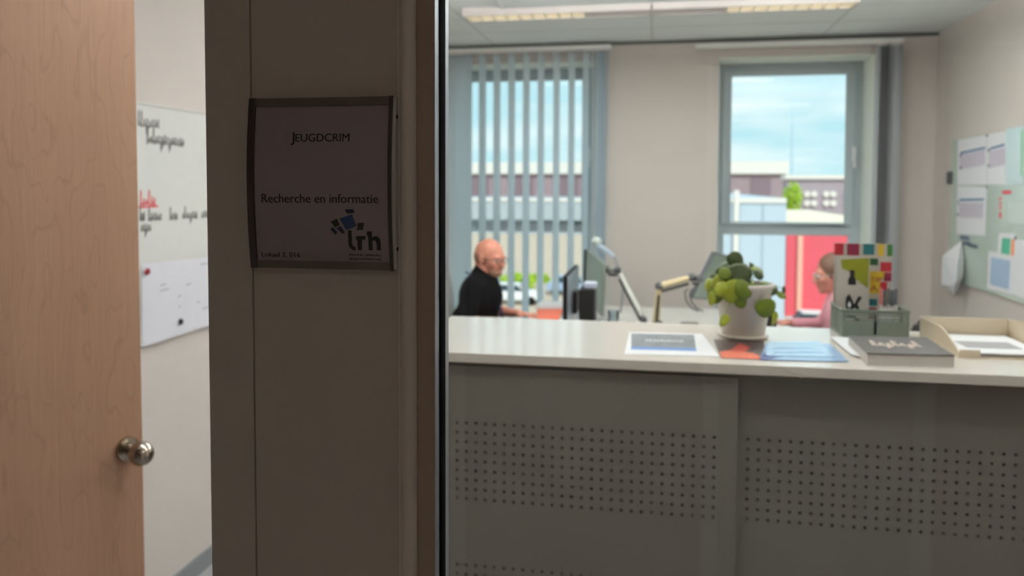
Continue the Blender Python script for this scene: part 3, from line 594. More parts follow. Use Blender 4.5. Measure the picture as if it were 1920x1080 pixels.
# letter trays
M_tray = mat('beige_plastic', (214, 198, 174), .4, var=.015)
def tray(nl, wid, dep, hgt, ang, label, lip=.055):
    T = Matrix.Translation((nl.x, nl.y, CT)) @ Matrix.Rotation(ang, 4, 'Z'); t = thing('letter_tray', (nl.x, nl.y, CT), label, 'letter tray')
    MB(T).box((0, 0, 0), (wid, dep, .004)).build('base', M_tray, t)
    for x in (0, wid-.004): MB(T).prism([(x, 0, .004), (x, 0, .016), (x, .03, .030), (x, .10, hgt*.86), (x, .14, hgt), (x, dep, hgt), (x, dep, .004)], (.004, 0, 0)).build('side', M_tray, t, bevel=.0012)
    MB(T).box((.004, dep-.004, .004), (wid-.004, dep, hgt)).build('back', M_tray, t, bevel=.001)
    MB(T).box((.004, 0, .004), (lip, .004, .022)).build('front_lip', M_tray, t, bevel=.001); MB(T).box((wid-lip, 0, .004), (wid-.004, .004, .022)).build('front_lip', M_tray, t, bevel=.001)
    return t, T
nl = PZ(1796, 671, CT); fl = PZ(1724, 634, CT)
print('tray', nl, fl)
t, T = tray(nl, .245, .315, .062, math.atan2(-(fl.x-nl.x), fl.y-nl.y)*.35, 'beige letter tray right of the thick book, holding loose papers')
def papers(T, n, x0, x1, y0, y1, z, lab):
    for i in range(n):
        a = [(x0+random.uniform(-.004, .004), y0+random.uniform(-.012, .006)), (x1, y0+random.uniform(-.012, .006)), (x1, y1), (x0, y1)]
        o = MB(T).prism([(u, v, z+i*.0022) for u, v in a], (0, 0, .0014)).build('paper_sheet', M_paper, None, bevel=0); tag(o, lab[i], 'paper', 'papers lying in the letter tray')
    return z+n*.0022
zt_ = papers(T, 4, .014, .229, .018, .30, .006, ['lowest sheet of the pile in the letter tray beside the book', 'second-lowest sheet of the pile in the letter tray beside the book', 'second-highest sheet of the pile in the letter tray beside the book', 'topmost sheet of the tray pile, with a grey printed block'])
MB(T).box((.05, .08, zt_-.0004), (.19, .18, zt_)).build('grey_print', mat('grey_print', (150, 148, 152), .6), bpy.data.objects.get('paper_sheet.004') or None)
nl2 = Vector((nl.x+.262, nl.y+.05, CT)); t, T = tray(nl2, .245, .315, .05, 0, 'second beige letter tray, partly cut off by the right edge')
for o_ in (1,):
    pp = MB(T).prism([(.02, .02, .006), (.22, .008, .006), (.225, .30, .006), (.02, .30, .006)], (0, 0, .010)).build('paper_pile', M_paper, None); tag(pp, 'pile of papers in the second letter tray at the right edge', 'paper')
# short pale thread on the pane
pth = [PY(p, q_, YF+.0192) for p, q_ in ((1473, 692), (1482, 697), (1493, 703), (1504, 709))]
tag(MB().tube(pth, .00035, 6).build('streak', mat('pale_streak', (220, 214, 200), .6)), 'short pale thread on the partition glass below the worktop edge', 'streak')
# ================================================================== LEFT WHITEBOARD
by_a, by_b = 2.2, 3.6; bz_a, bz_b = 1.03, 1.893
lw = thing('whiteboard', (XL, (by_a+by_b)/2, bz_a), 'whiteboard with handwriting on the left wall, seen past the wooden door', 'whiteboard')
MB().box((XL, by_a, bz_a), (XL+.012, by_b, bz_b)).build('writing_surface', M_board, lw, bevel=.001)
fm = MB(); fm.box((XL, by_a-.008, bz_a-.008), (XL+.016, by_b+.008, bz_a)); fm.box((XL, by_a-.008, bz_b), (XL+.016, by_b+.008, bz_b+.006)); fm.box((XL, by_a-.008, bz_a), (XL+.016, by_a, bz_b)); fm.box((XL, by_b, bz_a), (XL+.016, by_b+.008, bz_b)); fm.build('frame', M_board, lw)
def lfn(u, v, d): return Vector((XL+.012+d, u, v))
def LW(px, py): p = PXp(px, py, XL+.012); return (p.y, p.z)
M_mk = mat('marker_black', (92, 90, 86), .6); M_mr = mat('marker_red', (214, 62, 72), .6)
def hand(px0, px1, py, h, m, seed, wd=.0035, **k):
    u0, v = LW(px0, py); u1, _ = LW(px1, py); mb = MB(); scribble(mb, u0, u1, v, h, lfn, wd, seed, **k); mb.build('handwriting', m, lw)
hand(258, 300, 236, .03, M_mk, 1, asc=(0, 1), desc=(3,)); hand(275, 346, 268, .032, M_mk, 2, .004, asc=(0, 2), desc=(5, 8))
hand(262, 293, 386, .03, M_mr, 3, asc=(0, 3)); u0, v = LW(260, 389); u1, _ = LW(296, 389); mb = MB(); stroke(mb, [(u0, v), (u1, v+.002)], .006, lfn); mb.build('underline', M_mr, lw)
hand(262, 272, 414, .03, M_mk, 4, asc=(0,)); hand(278, 304, 414, .026, M_mk, 5, asc=(0,)); hand(318, 334, 412, .026, M_mk, 6, asc=(0,)); hand(342, 371, 410, .026, M_mk, 7, asc=(1,), desc=(4,)); hand(378, 392, 408, .026, M_mk, 8); hand(264, 284, 434, .024, M_mk, 9, desc=(2,))
# flip-chart sheet held with two magnets
mb = MB(); nu, nv = 12, 10; vs = []
c0, c1, c2, c3 = LW(265, 650), LW(402, 606), LW(402, 481), LW(264, 494)
for side in (0, 1):
    for j in range(nv+1):
        for i in range(nu+1):
            u, v = i/nu, j/nv
            a = [(c0[k]*(1-u)+c1[k]*u)*(1-v)+(c3[k]*(1-u)+c2[k]*u)*v for k in (0, 1)]
            vs.append((XL+.0135+.0006*side+.004*(1-v)*math.sin(u*9)**2+.003*abs(math.sin(u*4.5))*(1-v)+.001, a[0], a[1]))
n1 = (nu+1)*(nv+1)
fs = [(s*n1+j*(nu+1)+i, s*n1+j*(nu+1)+i+1, s*n1+(j+1)*(nu+1)+i+1, s*n1+(j+1)*(nu+1)+i) for s in (0, 1) for j in range(nv) for i in range(nu)]
mb.add(vs, fs); fc = mb.build('wall_planner', mat('planner_paper', (232, 232, 240), .7, var=.01), None, smooth=True); tag(fc, 'creased white paper sheet pinned low on the left whiteboard', 'paper')
lm = MB(); rnd = random.Random(5)
def pf_(u, v, d): return Vector((XL+.0215+d, u, v))
for (px, py, ln_) in ((297, 535, 10), (345, 534, 9), (330, 556, 5), (331, 575, 3), (366, 567, 4), (376, 579, 10), (296, 545, 16), (372, 496, 14)):
    u0, v = LW(px, py); u1, _ = LW(px+ln_, py); stroke(lm, [(u0, v), (u1, v+.001)], .003, pf_)
lm.build('faint_writing', mat('faint_ink', (150, 150, 166), .7), fc)
for px, py, m_, lab in ((271, 509, mat('magnet_red', (150, 20, 40), .35), 'dark red round magnet at the top left of the pinned sheet'), (334, 603, M_dark, 'black round magnet low on the pinned sheet')):
    u, v = LW(px, py); tag(MB().lathe([(0, 0), (.012, 0), (.0125, .003), (.0105, .0065), (0, .0065)], (0, 0, 0), 24).build('magnet', m_, None, smooth='auto'), lab, 'magnet')
    o = bpy.context.scene.collection.objects[-1]; o.location = (XL+.0225, u, v); o.rotation_euler = (0, PI/2, 0)
# ================================================================== RIGHT GLASS BOARD
M_gb = mat('green_tinted_board', (196, 210, 200), .12, var=.01)
ry0, ry1 = 3.6, PXp(1786, 400, XR).y; rz0, rz1 = .985, 1.915
rb = tag(MB().box((XR-.014, ry0, rz0), (XR-.006, ry1, rz1)).build('glass_board', M_gb, None, bevel=.001), 'pale green glass pinboard covered with sheets on the right wall', 'notice board')
for yy in (ry0+.1, ry1-.1): MB().box((XR-.006, yy-.02, rz0+.2), (XR-.0002, yy+.02, rz1-.2)).build('spacer', M_alu, rb)
def RW(px, py): p = PXp(px, py, XR-.015); return (p.y, p.z)
def rfn(u, v, d): return Vector((XR-.0142-d, u, v))
def rsheet(pts, label, th=.0006, m=None, base=0.0):
    f_ = lambda u, v, d: rfn(u, v, d+base)
    o = flat([[RW(*p) for p in pts]], f_, th).build('notice_sheet', m or M_paper, None); tag(o, label, 'paper', 'sheets on the glass board')
    def add(polys, name, mm): flat([[RW(*p) for p in q] for q in polys], lambda u, v, d: rfn(u, v, d+base+th), .0003).build(name, mm, o)
    return add
M_nav = mat('header_blue', (44, 96, 148), .6); M_gp = mat('table_pink', (206, 198, 212), .6, var=.12, vscale=60); M_gr = mat('text_grey', (150, 158, 176), .6); M_lb = mat('table_blue', (168, 192, 220), .6, var=.08, vscale=60)
A = rsheet([(1795, 347), (1850, 346), (1850, 253), (1796, 262)], 'white calendar sheet at the top left of the glass board')
A([[(1801, 285), (1848, 275), (1848, 279), (1801, 289)]], 'header_bar', M_nav); A([[(1799, 318), (1847, 309), (1847, 281), (1799, 291)]], 'printed_table', M_gp)
A = rsheet([(1851, 346), (1900, 346), (1900, 243), (1851, 252)], 'white calendar sheet next to the top left one on the glass board', base=.0001)
A([[(1856, 277), (1884, 269), (1884, 273), (1856, 281)]], 'header_bar', M_nav); A([[(1854, 316), (1894, 306), (1894, 274), (1854, 284)]], 'printed_table', M_gp)
A = rsheet([(1885, 344), (1918, 346), (1919, 236), (1886, 242)], 'glossy clear-covered sheet at the top right of the glass board', base=.0012, m=mat('glossy_sleeve', (208, 226, 228), .15))
A([[(1914, 330), (1917, 330), (1918, 243), (1915, 244)]], 'green_edge', mat('sleeve_green', (120, 190, 130), .5))
A = rsheet([(1793, 438), (1847, 442), (1850, 351), (1795, 349)], 'white calendar sheet below the top left one on the glass board')
A([[(1799, 373), (1845, 372), (1845, 376), (1799, 377)]], 'header_bar', M_nav); A([[(1798, 408), (1843, 409), (1844, 380), (1799, 380)]], 'printed_table', M_gp)
A = rsheet([(1870, 485), (1901, 490), (1903, 437), (1873, 437)], 'small leaflet with a green block and orange stripe on the glass board', base=.0003)
A([[(1877, 475), (1893, 480), (1895, 447), (1879, 446)]], 'green_block', mat('mint_print', (72, 172, 140), .5)); A([[(1895, 482), (1901, 484), (1903, 449), (1897, 448)]], 'orange_stripe', mat('orange_print2', (240, 140, 80), .5))
A = rsheet([(1851, 541), (1898, 553), (1901, 480), (1854, 470)], 'white sheet with a pale blue table low on the glass board', base=.0014)
A([[(1857, 533), (1892, 543), (1895, 489), (1859, 482)]], 'printed_table', M_lb)
A = rsheet([(1898, 552), (1925, 561), (1928, 452), (1903, 448)], 'plain white sheet cut off by the right edge, low on the glass board', base=.002)
A = rsheet([(1890, 418), (1926, 421), (1926, 372), (1890, 374)], 'pale translucent sheet in the middle right of the glass board', base=.0003, m=mat('pale_sheet', (206, 218, 212), .5))
MRr = mat('board_marker_red', (206, 70, 84), .6); rm_ = MB()
for a, b_, c_, d_ in ((1879, 357, 1896, 364), (1873, 370, 1878, 375), (1873, 379, 1878, 384), (1873, 387, 1878, 392), (1873, 398, 1878, 409)):
    flat([[RW(a, d_), RW(c_, d_), RW(c_, b_), RW(a, b_)]], rfn, .0008, rm_)
rm_.build('red_marking', MRr, rb)
mk = MB(); 
for a, b_, s_ in ((1800, 444, 1), (1801, 454, 2), (1815, 459, 3)): u0, v = RW(a, b_); u1, _ = RW(a+18, b_); scribble(mk, min(u0, u1), max(u0, u1), v-.01, .022, rfn, .005, s_)
mk.build('handwriting', mat('marker_blue_grey', (104, 120, 150), .6), rb)
for i, (px, py) in enumerate(((1802, 291), (1802, 314), (1855, 282), (1855, 310), (1852, 254), (1798, 380), (1797, 402), (1851, 351), (1905, 447))):
    u, v = RW(px, py); o = MB().lathe([(0, 0), (.008, 0), (.008, .005), (0, .005)], (0, 0, 0), 16).build('magnet', mat('magnet_grey', (96, 104, 120), .3), None, smooth='auto')
    o.location = (XR-.0165, u, v); o.rotation_euler = (0, -PI/2, 0); tag(o, 'small grey round magnet holding a sheet on the glass board', 'magnet', 'grey magnets on the glass board')
o = MB().box((XR-.045, RW(1784, 335)[0]-.02, RW(1784, 345)[1]), (XR-.0145, RW(1784, 335)[0]+.012, RW(1784, 322)[1])).build('clip', M_dkgrey, None, bevel=.005); tag(o, 'dark grey clip on the left edge of the glass board', 'clip')
# loose curled bundle hanging off the board corner
def bp(px, py, d): return PXp(px, py, XR-d)
b_ = MB()
for q_ in ([(1804,451,.02),(1798,486,.07),(1793,528,.10),(1788,556,.07),(1783,536,.09),(1765,534,.08),(1767,480,.06)],
           [(1804,451,.02),(1808,482,.02),(1807,516,.02),(1790,557,.068),(1795,528,.098),(1799,486,.068)]):
    b_.prism([bp(*p) for p in q_], (-.0012, -.0008, 0))
for q_ in ([(1802,453,.016),(1790,470,.04),(1776,520,.05),(1779,545,.05),(1789,540,.04),(1797,500,.03)],): b_.prism([bp(*p) for p in q_], (-.001, 0, 0))
tag(b_.build('paper_bundle', M_paper, None), 'curled white paper bundle hanging off the lower left corner of the glass board', 'paper')
# ================================================================== DESKS
M_desk = mat('desk_laminate', (224, 222, 218), .3, var=.01); DZ = .75
def desk(x0, x1, y0, y1, label):
    t = thing('desk', ((x0+x1)/2, (y0+y1)/2, 0), label, 'desk')
    MB().box((x0, y0, DZ-.025), (x1, y1, DZ)).build('desktop', M_desk, t, bevel=.002)
    for y in (y0+.08, y1-.08):
        m = MB(); m.box((x0+.1, y-.025, .03), (x1-.1, y+.025, .07)) if False else None
        for x in (x0+.08, x1-.08): MB().box((x-.025, y-.025, 0), (x+.025, y+.025, DZ-.065)).build('leg', M_wplast, t, bevel=.002)
    f_ = MB(); f_.box((x0+.055, y0+.055, DZ-.065), (x1-.055, y0+.085, DZ-.025)); f_.box((x0+.055, y1-.085, DZ-.065), (x1-.055, y1-.055, DZ-.025)); f_.build('frame', M_wplast, t)
desk(-.80, -.004, 4.25, 5.95, 'white office desk in front of the seated man'); desk(.004, .80, 4.25, 5.95, 'white office desk in front of the woman in pink')
# ---- monitors
def monitor(top_far, top_near, h, th, label, fm, bm, arm_to, flip=1, up=(0, 0, 1), cover=None, bez=None):
    """top corners in world space; a slab with a screen on one face, a bezel and a mount at its back"""
    a, b = Vector(top_far), Vector(top_near); d = (b-a); wdt = d.length; d.normalize(); up = Vector(up); up = (up-d*up.dot(d)).normalized(); n = d.cross(up)*flip
    T = Matrix.Translation(a-up*h); 
    for i in range(3): T[i][0] = d[i]; T[i][1] = n[i]; T[i][2] = up[i]
    c = a+d*wdt/2-up*h/2; t = thing('monitor', (c.x, c.y, c.z), label, 'monitor')
    MB(T).box((0, 0, 0), (wdt, th, h)).build('housing', bm, t, bevel=.004)
    MB(T).box((.008, th, .012), (wdt-.008, th+.0012, h-.008)).build('screen', fm, t)
    if cover: MB(T).box((.012, -.006, .01), (wdt-.02, -.0002, h-.01)).build('back_cover', cover, t, bevel=.002)
    if bez: MB(T).box((-.012, -.004, 0), (-.0002, th+.012, h)).build('bezel', bez, t, bevel=.002)
    MB(T).box((wdt/2-.06, -.03, h/2-.06), (wdt/2+.06, -.0002, h/2+.06)).build('mount', M_dark, t, bevel=.003)
    return (T @ Vector((wdt/2, -.03, h/2)))
M_scrD = mat('screen_grey_green', (96, 112, 100), .3, emit=(96, 112, 100), estr=.35); M_scrL = mat('screen_lit', (120, 150, 180), .3, emit=(150, 180, 210), estr=.8)
M_backL = mat('silver_plastic', (176, 188, 204), .22, .3)
p1n = PY(1063, 517, 4.36); p1f = Vector((p1n.x+.0, 5.0, p1n.z)); print('mon1', p1n)
m1 = monitor(p1f, p1n, .36, .022, 'near black-edged monitor with silver back, in front of the seated man', M_scrL, M_dark, None, flip=1, cover=M_backL)
ft = Vector((-.447, 5.62, PY(1105, 468, 5.62).z)); ntp = Vector((-.301, 5.09, PY(1137, 494, 5.09).z))
m2 = monitor(ft, ntp, .33, .022, 'tilted dark-screened monitor behind the silver one', M_scrD, mat('grey_green_plastic', (118, 128, 118), .4), None, flip=1, bez=M_dark)
# lamp head peeking above the second monitor
w1 = PY(1333, 470, 4.95); w2 = PY(1366, 476, 5.15)
fw = PY(1366, 478, 5.25); nw = PY(1334, 470, 4.93)
m3 = monitor(fw, nw, .30, .022, 'dark grey monitor behind the potted plant, facing the woman in pink', M_scrD, mat('slate_plastic', (84, 86, 92), .5), None, flip=-1, up=(.42, 0, .9))
M_armw = mat('arm_silver', (196, 196, 190), .3, .3); M_armb = mat('arm_beige', (208, 190, 150), .4)
def arm(base, pts, m, label, joint=.024):
    t = thing('monitor_stand', base, label, 'monitor stand'); base = Vector(base)
    MB().cone(base, base+Vector((0, 0, .012)), .05, .045, 24).build('clamp', M_dark, t, smooth='auto')
    MB().cone(base+Vector((0, 0, .012)), Vector((base.x, base.y, pts[0][2])), .016, .016, 16).build('post', M_dkgrey, t, smooth='auto')
    for i in range(len(pts)-1):
        a, b = Vector(pts[i]), Vector(pts[i+1]); a2 = a+(b-a)*.08; b2 = b-(b-a)*.08
        MB().cone(a2, b2, .021, .016, 16).build('arm_segment', m if i < 2 else M_dark, t, smooth='auto')
        off = Vector((0, -.02, -.03)); MB().cone(a2+off, b2+off, .008, .008, 10).build('strut', M_dark, t, smooth='auto')
    for p in pts: MB().ell(p, (joint, joint, joint), 14, 10).build('joint', M_dkgrey, t, smooth=True)
b1 = PY(1206, 588, 5.05); arm((b1.x, 5.05, DZ), [(b1.x, 5.05, DZ+.05), tuple(PY(1158, 506, 5.15)), tuple(PY(1141, 505, 5.25))], M_armw, 'silver monitor arm rising left from the desk middle to the tilted monitor')
b2 = PY(1230, 590, 4.9); arm((b2.x, 4.9, DZ), [(b2.x, 4.9, DZ+.05), tuple(PY(1236, 537, 4.9)), tuple(PY(1296, 520, 4.95)), tuple(PY(1311, 523, 4.95))], M_armb, 'beige monitor arm bending right to the dark grey monitor')
for k in range(2):
    p = [PY(x+k*9, y, 4.92) for x, y in ((1290, 541), (1284, 548), (1287, 565), (1297, 578), (1310, 584))]
    tag(MB().tube(p, .004, 6).build('cable', M_dark, None, smooth=True), 'black cable looping down from the beige monitor arm', 'cable', 'cables under the beige monitor arm')
# small task lamp above the tilted monitor
tl = PY(1124, 470, 5.45); t = thing('desk_lamp', (PY(1150, 500, 5.5).x+.05, 5.5, DZ), 'pale desk lamp whose head shows above the tilted monitor', 'desk lamp'); hd = PY(1120, 455, 5.5); bs_ = wloc(t)
MB().lathe([(0, 0), (.08, 0), (.08, .012), (.02, .02), (0, .02)], bs_, 28).build('base', M_wplast, t, smooth='auto')
MB().tube([bs_+Vector((0, 0, .02)), bs_+Vector((.02, 0, .22)), hd+Vector((.11, 0, -.09))], .007, 8).build('stem', M_alu, t)
Tm = Matrix.Translation(hd) @ Matrix.Rotation(math.radians(36), 4, 'Y'); MB(Tm).box((-.01, -.03, -.02), (.14, .03, .006)).build('lamp_shade', mat('pale_blue_plastic', (190, 206, 224), .3), t, bevel=.006)
MB().ell(hd+Vector((-.005, -.01, .01)), (.034, .03, .03), 16, 10).build('lamp_joint', mat('pale_green_plastic', (206, 220, 214), .15), t, smooth=True)
# small things on the desks
def onD(px, y): p = PY(px, 590, y); return Vector((p.x, y, DZ))
p = PY(1101, 570, 4.5); x = p.x; t = thing('storage_box', (x, 4.5, DZ), 'black upright storage box with a small white label, right of the silver monitor', 'box')
m = MB(); zt2 = PY(1101, 541, 4.5).z; m.box((x-.042, 4.46, DZ), (x+.042, 4.46+.16, zt2)); m.build('body', M_dark, t, bevel=.006)
m = MB(); m.box((x+.03, 4.455, DZ), (x+.065, 4.46+.12, DZ+.12)); m.build('side_pocket', M_dark, t, bevel=.005)
l_ = PY(1097, 591, 4.455); MB().box((l_.x-.02, 4.4585, DZ+.028), (l_.x+.02, 4.46, DZ+.045)).build('label_plate', M_paper, t)
o = MB().box((x-.02, 4.48, zt2+.0), (x+.05, 4.56, zt2+.035)).build('tissue_pack', mat('pale_lilac', (196, 200, 220), .4), None, bevel=.008); tag(o, 'pale lilac pack lying on top of the black storage box', 'pack')
q = [onD(1003, 5.15), onD(1046, 5.2), onD(1056, 5.62), onD(1008, 5.6)]
q[0].y, q[1].y, q[2].y, q[3].y = 5.2, 5.25, 5.62, 5.58
o = MB().prism([(p.x, p.y, DZ+.0) for p in q], (0, 0, .018)).build('folder', mat('orange_folder', (255, 120, 84), .5, var=.04), None, bevel=.003); tag(o, 'orange folder lying on the desk beside the man\'s hand', 'folder')
q = [onD(1000, 5.2), onD(1035, 5.2), onD(1040, 5.5), onD(1012, 5.5)]
pa = onD(1030, 5.68); o = MB().prism([(pa.x-.09, 5.64, DZ), (pa.x+.12, 5.64, DZ), (pa.x+.13, 5.9, DZ), (pa.x-.08, 5.9, DZ)], (0, 0, .03)).build('paper_stack', M_paper, None, bevel=.002); tag(o, 'stack of white paper behind the orange folder on the desk', 'paper')
p = onD(1446, 4.5); o = MB().lathe([(0, 0), (.03, 0), (.03, .14), (.012, .18), (.012, .21), (0, .21)], p, 24).build('drinking_bottle', M_dark, None, smooth='auto'); tag(o, 'black bottle on the desk just right of the plant pot', 'bottle')
M_gls = glass_mat('drinking_glass', (.86, .92, .94), 3.0, .02)
for i, (px, y, lab) in enumerate(((1133, 4.62, 'clear drinking glass right of the black storage box'), (1150, 4.85, 'clear drinking glass left of the silver monitor arm, further back'), (1165, 4.55, 'clear drinking glass below the silver monitor arm, nearest the sideboard'))):
    c_ = onD(px, y); h_ = .11+.02*(i == 1); o = MB().lathe([(0, 0), (.028, 0), (.034, h_), (.0325, h_), (.0265, .008), (0, .008)], c_, 24).build('drinking_glass', M_gls, None, smooth='auto'); tag(o, lab, 'glass')
c_ = onD(1180, 4.75); o = thing('cup', c_, 'white cup under the silver monitor arm', 'cup'); MB().lathe([(0, 0), (.03, 0), (.04, .085), (.037, .085), (.028, .006), (0, .006)], c_, 24).build('body', M_wplast, o, smooth='auto'); MB().tube([c_+Vector((.036, 0, .07)), c_+Vector((.065, 0, .06)), c_+Vector((.06, 0, .03)), c_+Vector((.034, 0, .022))], .005, 8).build('handle', M_wplast, o)
ph_ = onD(1262, 4.62); t = thing('desk_phone', ph_, 'black desk phone under the beige monitor arm', 'phone')
MB().prism([(ph_.x-.09, 4.55, DZ), (ph_.x+.10, 4.55, DZ), (ph_.x+.10, 4.55, DZ+.03), (ph_.x-.09, 4.55, DZ+.05)], (0, .2, 0)).build('body', M_dark, t, bevel=.005)
MB().tube([(ph_.x-.085, 4.56, DZ+.075), (ph_.x-.07, 4.6, DZ+.088), (ph_.x-.07, 4.7, DZ+.088), (ph_.x-.085, 4.74, DZ+.075)], .018, 10).build('handset', M_dark, t, smooth=True)
MB().box((ph_.x+.0, 4.56, DZ+.036), (ph_.x+.085, 4.70, DZ+.05)).build('keypad', M_dkgrey, t, bevel=.003)
k_ = onD(1295, 4.9); t = tag(MB().box((k_.x-.05, 4.8, DZ), (k_.x+.06, 5.2, DZ+.02)).build('keyboard', M_dark, None, bevel=.004), 'black keyboard right of the desk phone', 'keyboard')
MB().box((k_.x-.04, 4.815, DZ+.02), (k_.x+.05, 5.185, DZ+.024)).build('keys', M_dkgrey, t)
# ================================================================== CHAIRS
def office_chair(x, y, yaw, label, m_back, hb=1.16):
    T = Matrix.Translation((x, y, 0)) @ Matrix.Rotation(yaw, 4, 'Z'); t = thing('office_chair', (x, y, 0), label, 'chair')
    for k in range(5):
        a = 2*PI*k/5; lg_ = MB(T).prism([(.02*math.cos(a)-.02*math.sin(a), .02*math.sin(a)+.02*math.cos(a), .06), (.02*math.cos(a)+.02*math.sin(a), .02*math.sin(a)-.02*math.cos(a), .06), (.30*math.cos(a)+.012*math.sin(a), .30*math.sin(a)-.012*math.cos(a), .06), (.30*math.cos(a)-.012*math.sin(a), .30*math.sin(a)+.012*math.cos(a), .06)], (0, 0, .03)).build('leg', M_dkgrey, t, bevel=.003)
        c0 = Vector((.29*math.cos(a), .29*math.sin(a), .03)); tv = Vector((-math.sin(a), math.cos(a), 0)); MB(T).cone(c0-tv*.02, c0+tv*.02, .028, .028, 16).build('castor', M_dark, lg_, smooth='auto')
    MB(T).cone((0, 0, .06), (0, 0, .40), .03, .022, 16).build('gas_column', M_dark, t, smooth='auto')
    MB(T).box((-.24, -.24, .40), (.24, .24, .47)).build('seat', mat('dark_seat_fabric', (48, 50, 56), .9, bump=.3), t, bevel=.03, seg=3)
    m = MB(T); vs = []; nj, ni = 12, 8
    for s in (0, 1):
        for j in range(nj+1):
            v = j/nj; z = .50+(hb-.50)*v; wd = .225*(1-.35*max(0, v-.55)/.45-.1*(1-v)); 
            for i in range(ni+1):
                u = -1+2*i/ni; vs.append((-.27-.06*v+.05*u*u+.02*math.sin(v*3)-.03*s, wd*u, z-.03*u*u*(v > .9)))
    n1 = (nj+1)*(ni+1); w_ = ni+1
    fs = [(s*n1+j*w_+i, s*n1+j*w_+i+1, s*n1+(j+1)*w_+i+1, s*n1+(j+1)*w_+i) for s in (0, 1) for j in range(nj) for i in range(ni)]
    rim_ = [i for i in range(w_)]+[j*w_+ni for j in range(1, nj+1)]+[nj*w_+i for i in range(ni-1, -1, -1)]+[j*w_ for j in range(nj-1, 0, -1)]
    fs += [(rim_[k], rim_[(k+1) % len(rim_)], n1+rim_[(k+1) % len(rim_)], n1+rim_[k]) for k in range(len(rim_))]
    m.add(vs, fs); m.build('backrest', m_back, t, smooth='auto', bevel=.006)
    MB(T).box((-.33, -.03, .42), (-.1, .03, .45)).build('back_bracket', M_dark, t); MB(T).tube([(-.31, 0, .44), (-.335, 0, .55), (-.33, 0, .62)], .016, 10).build('back_bracket', M_dark, t)
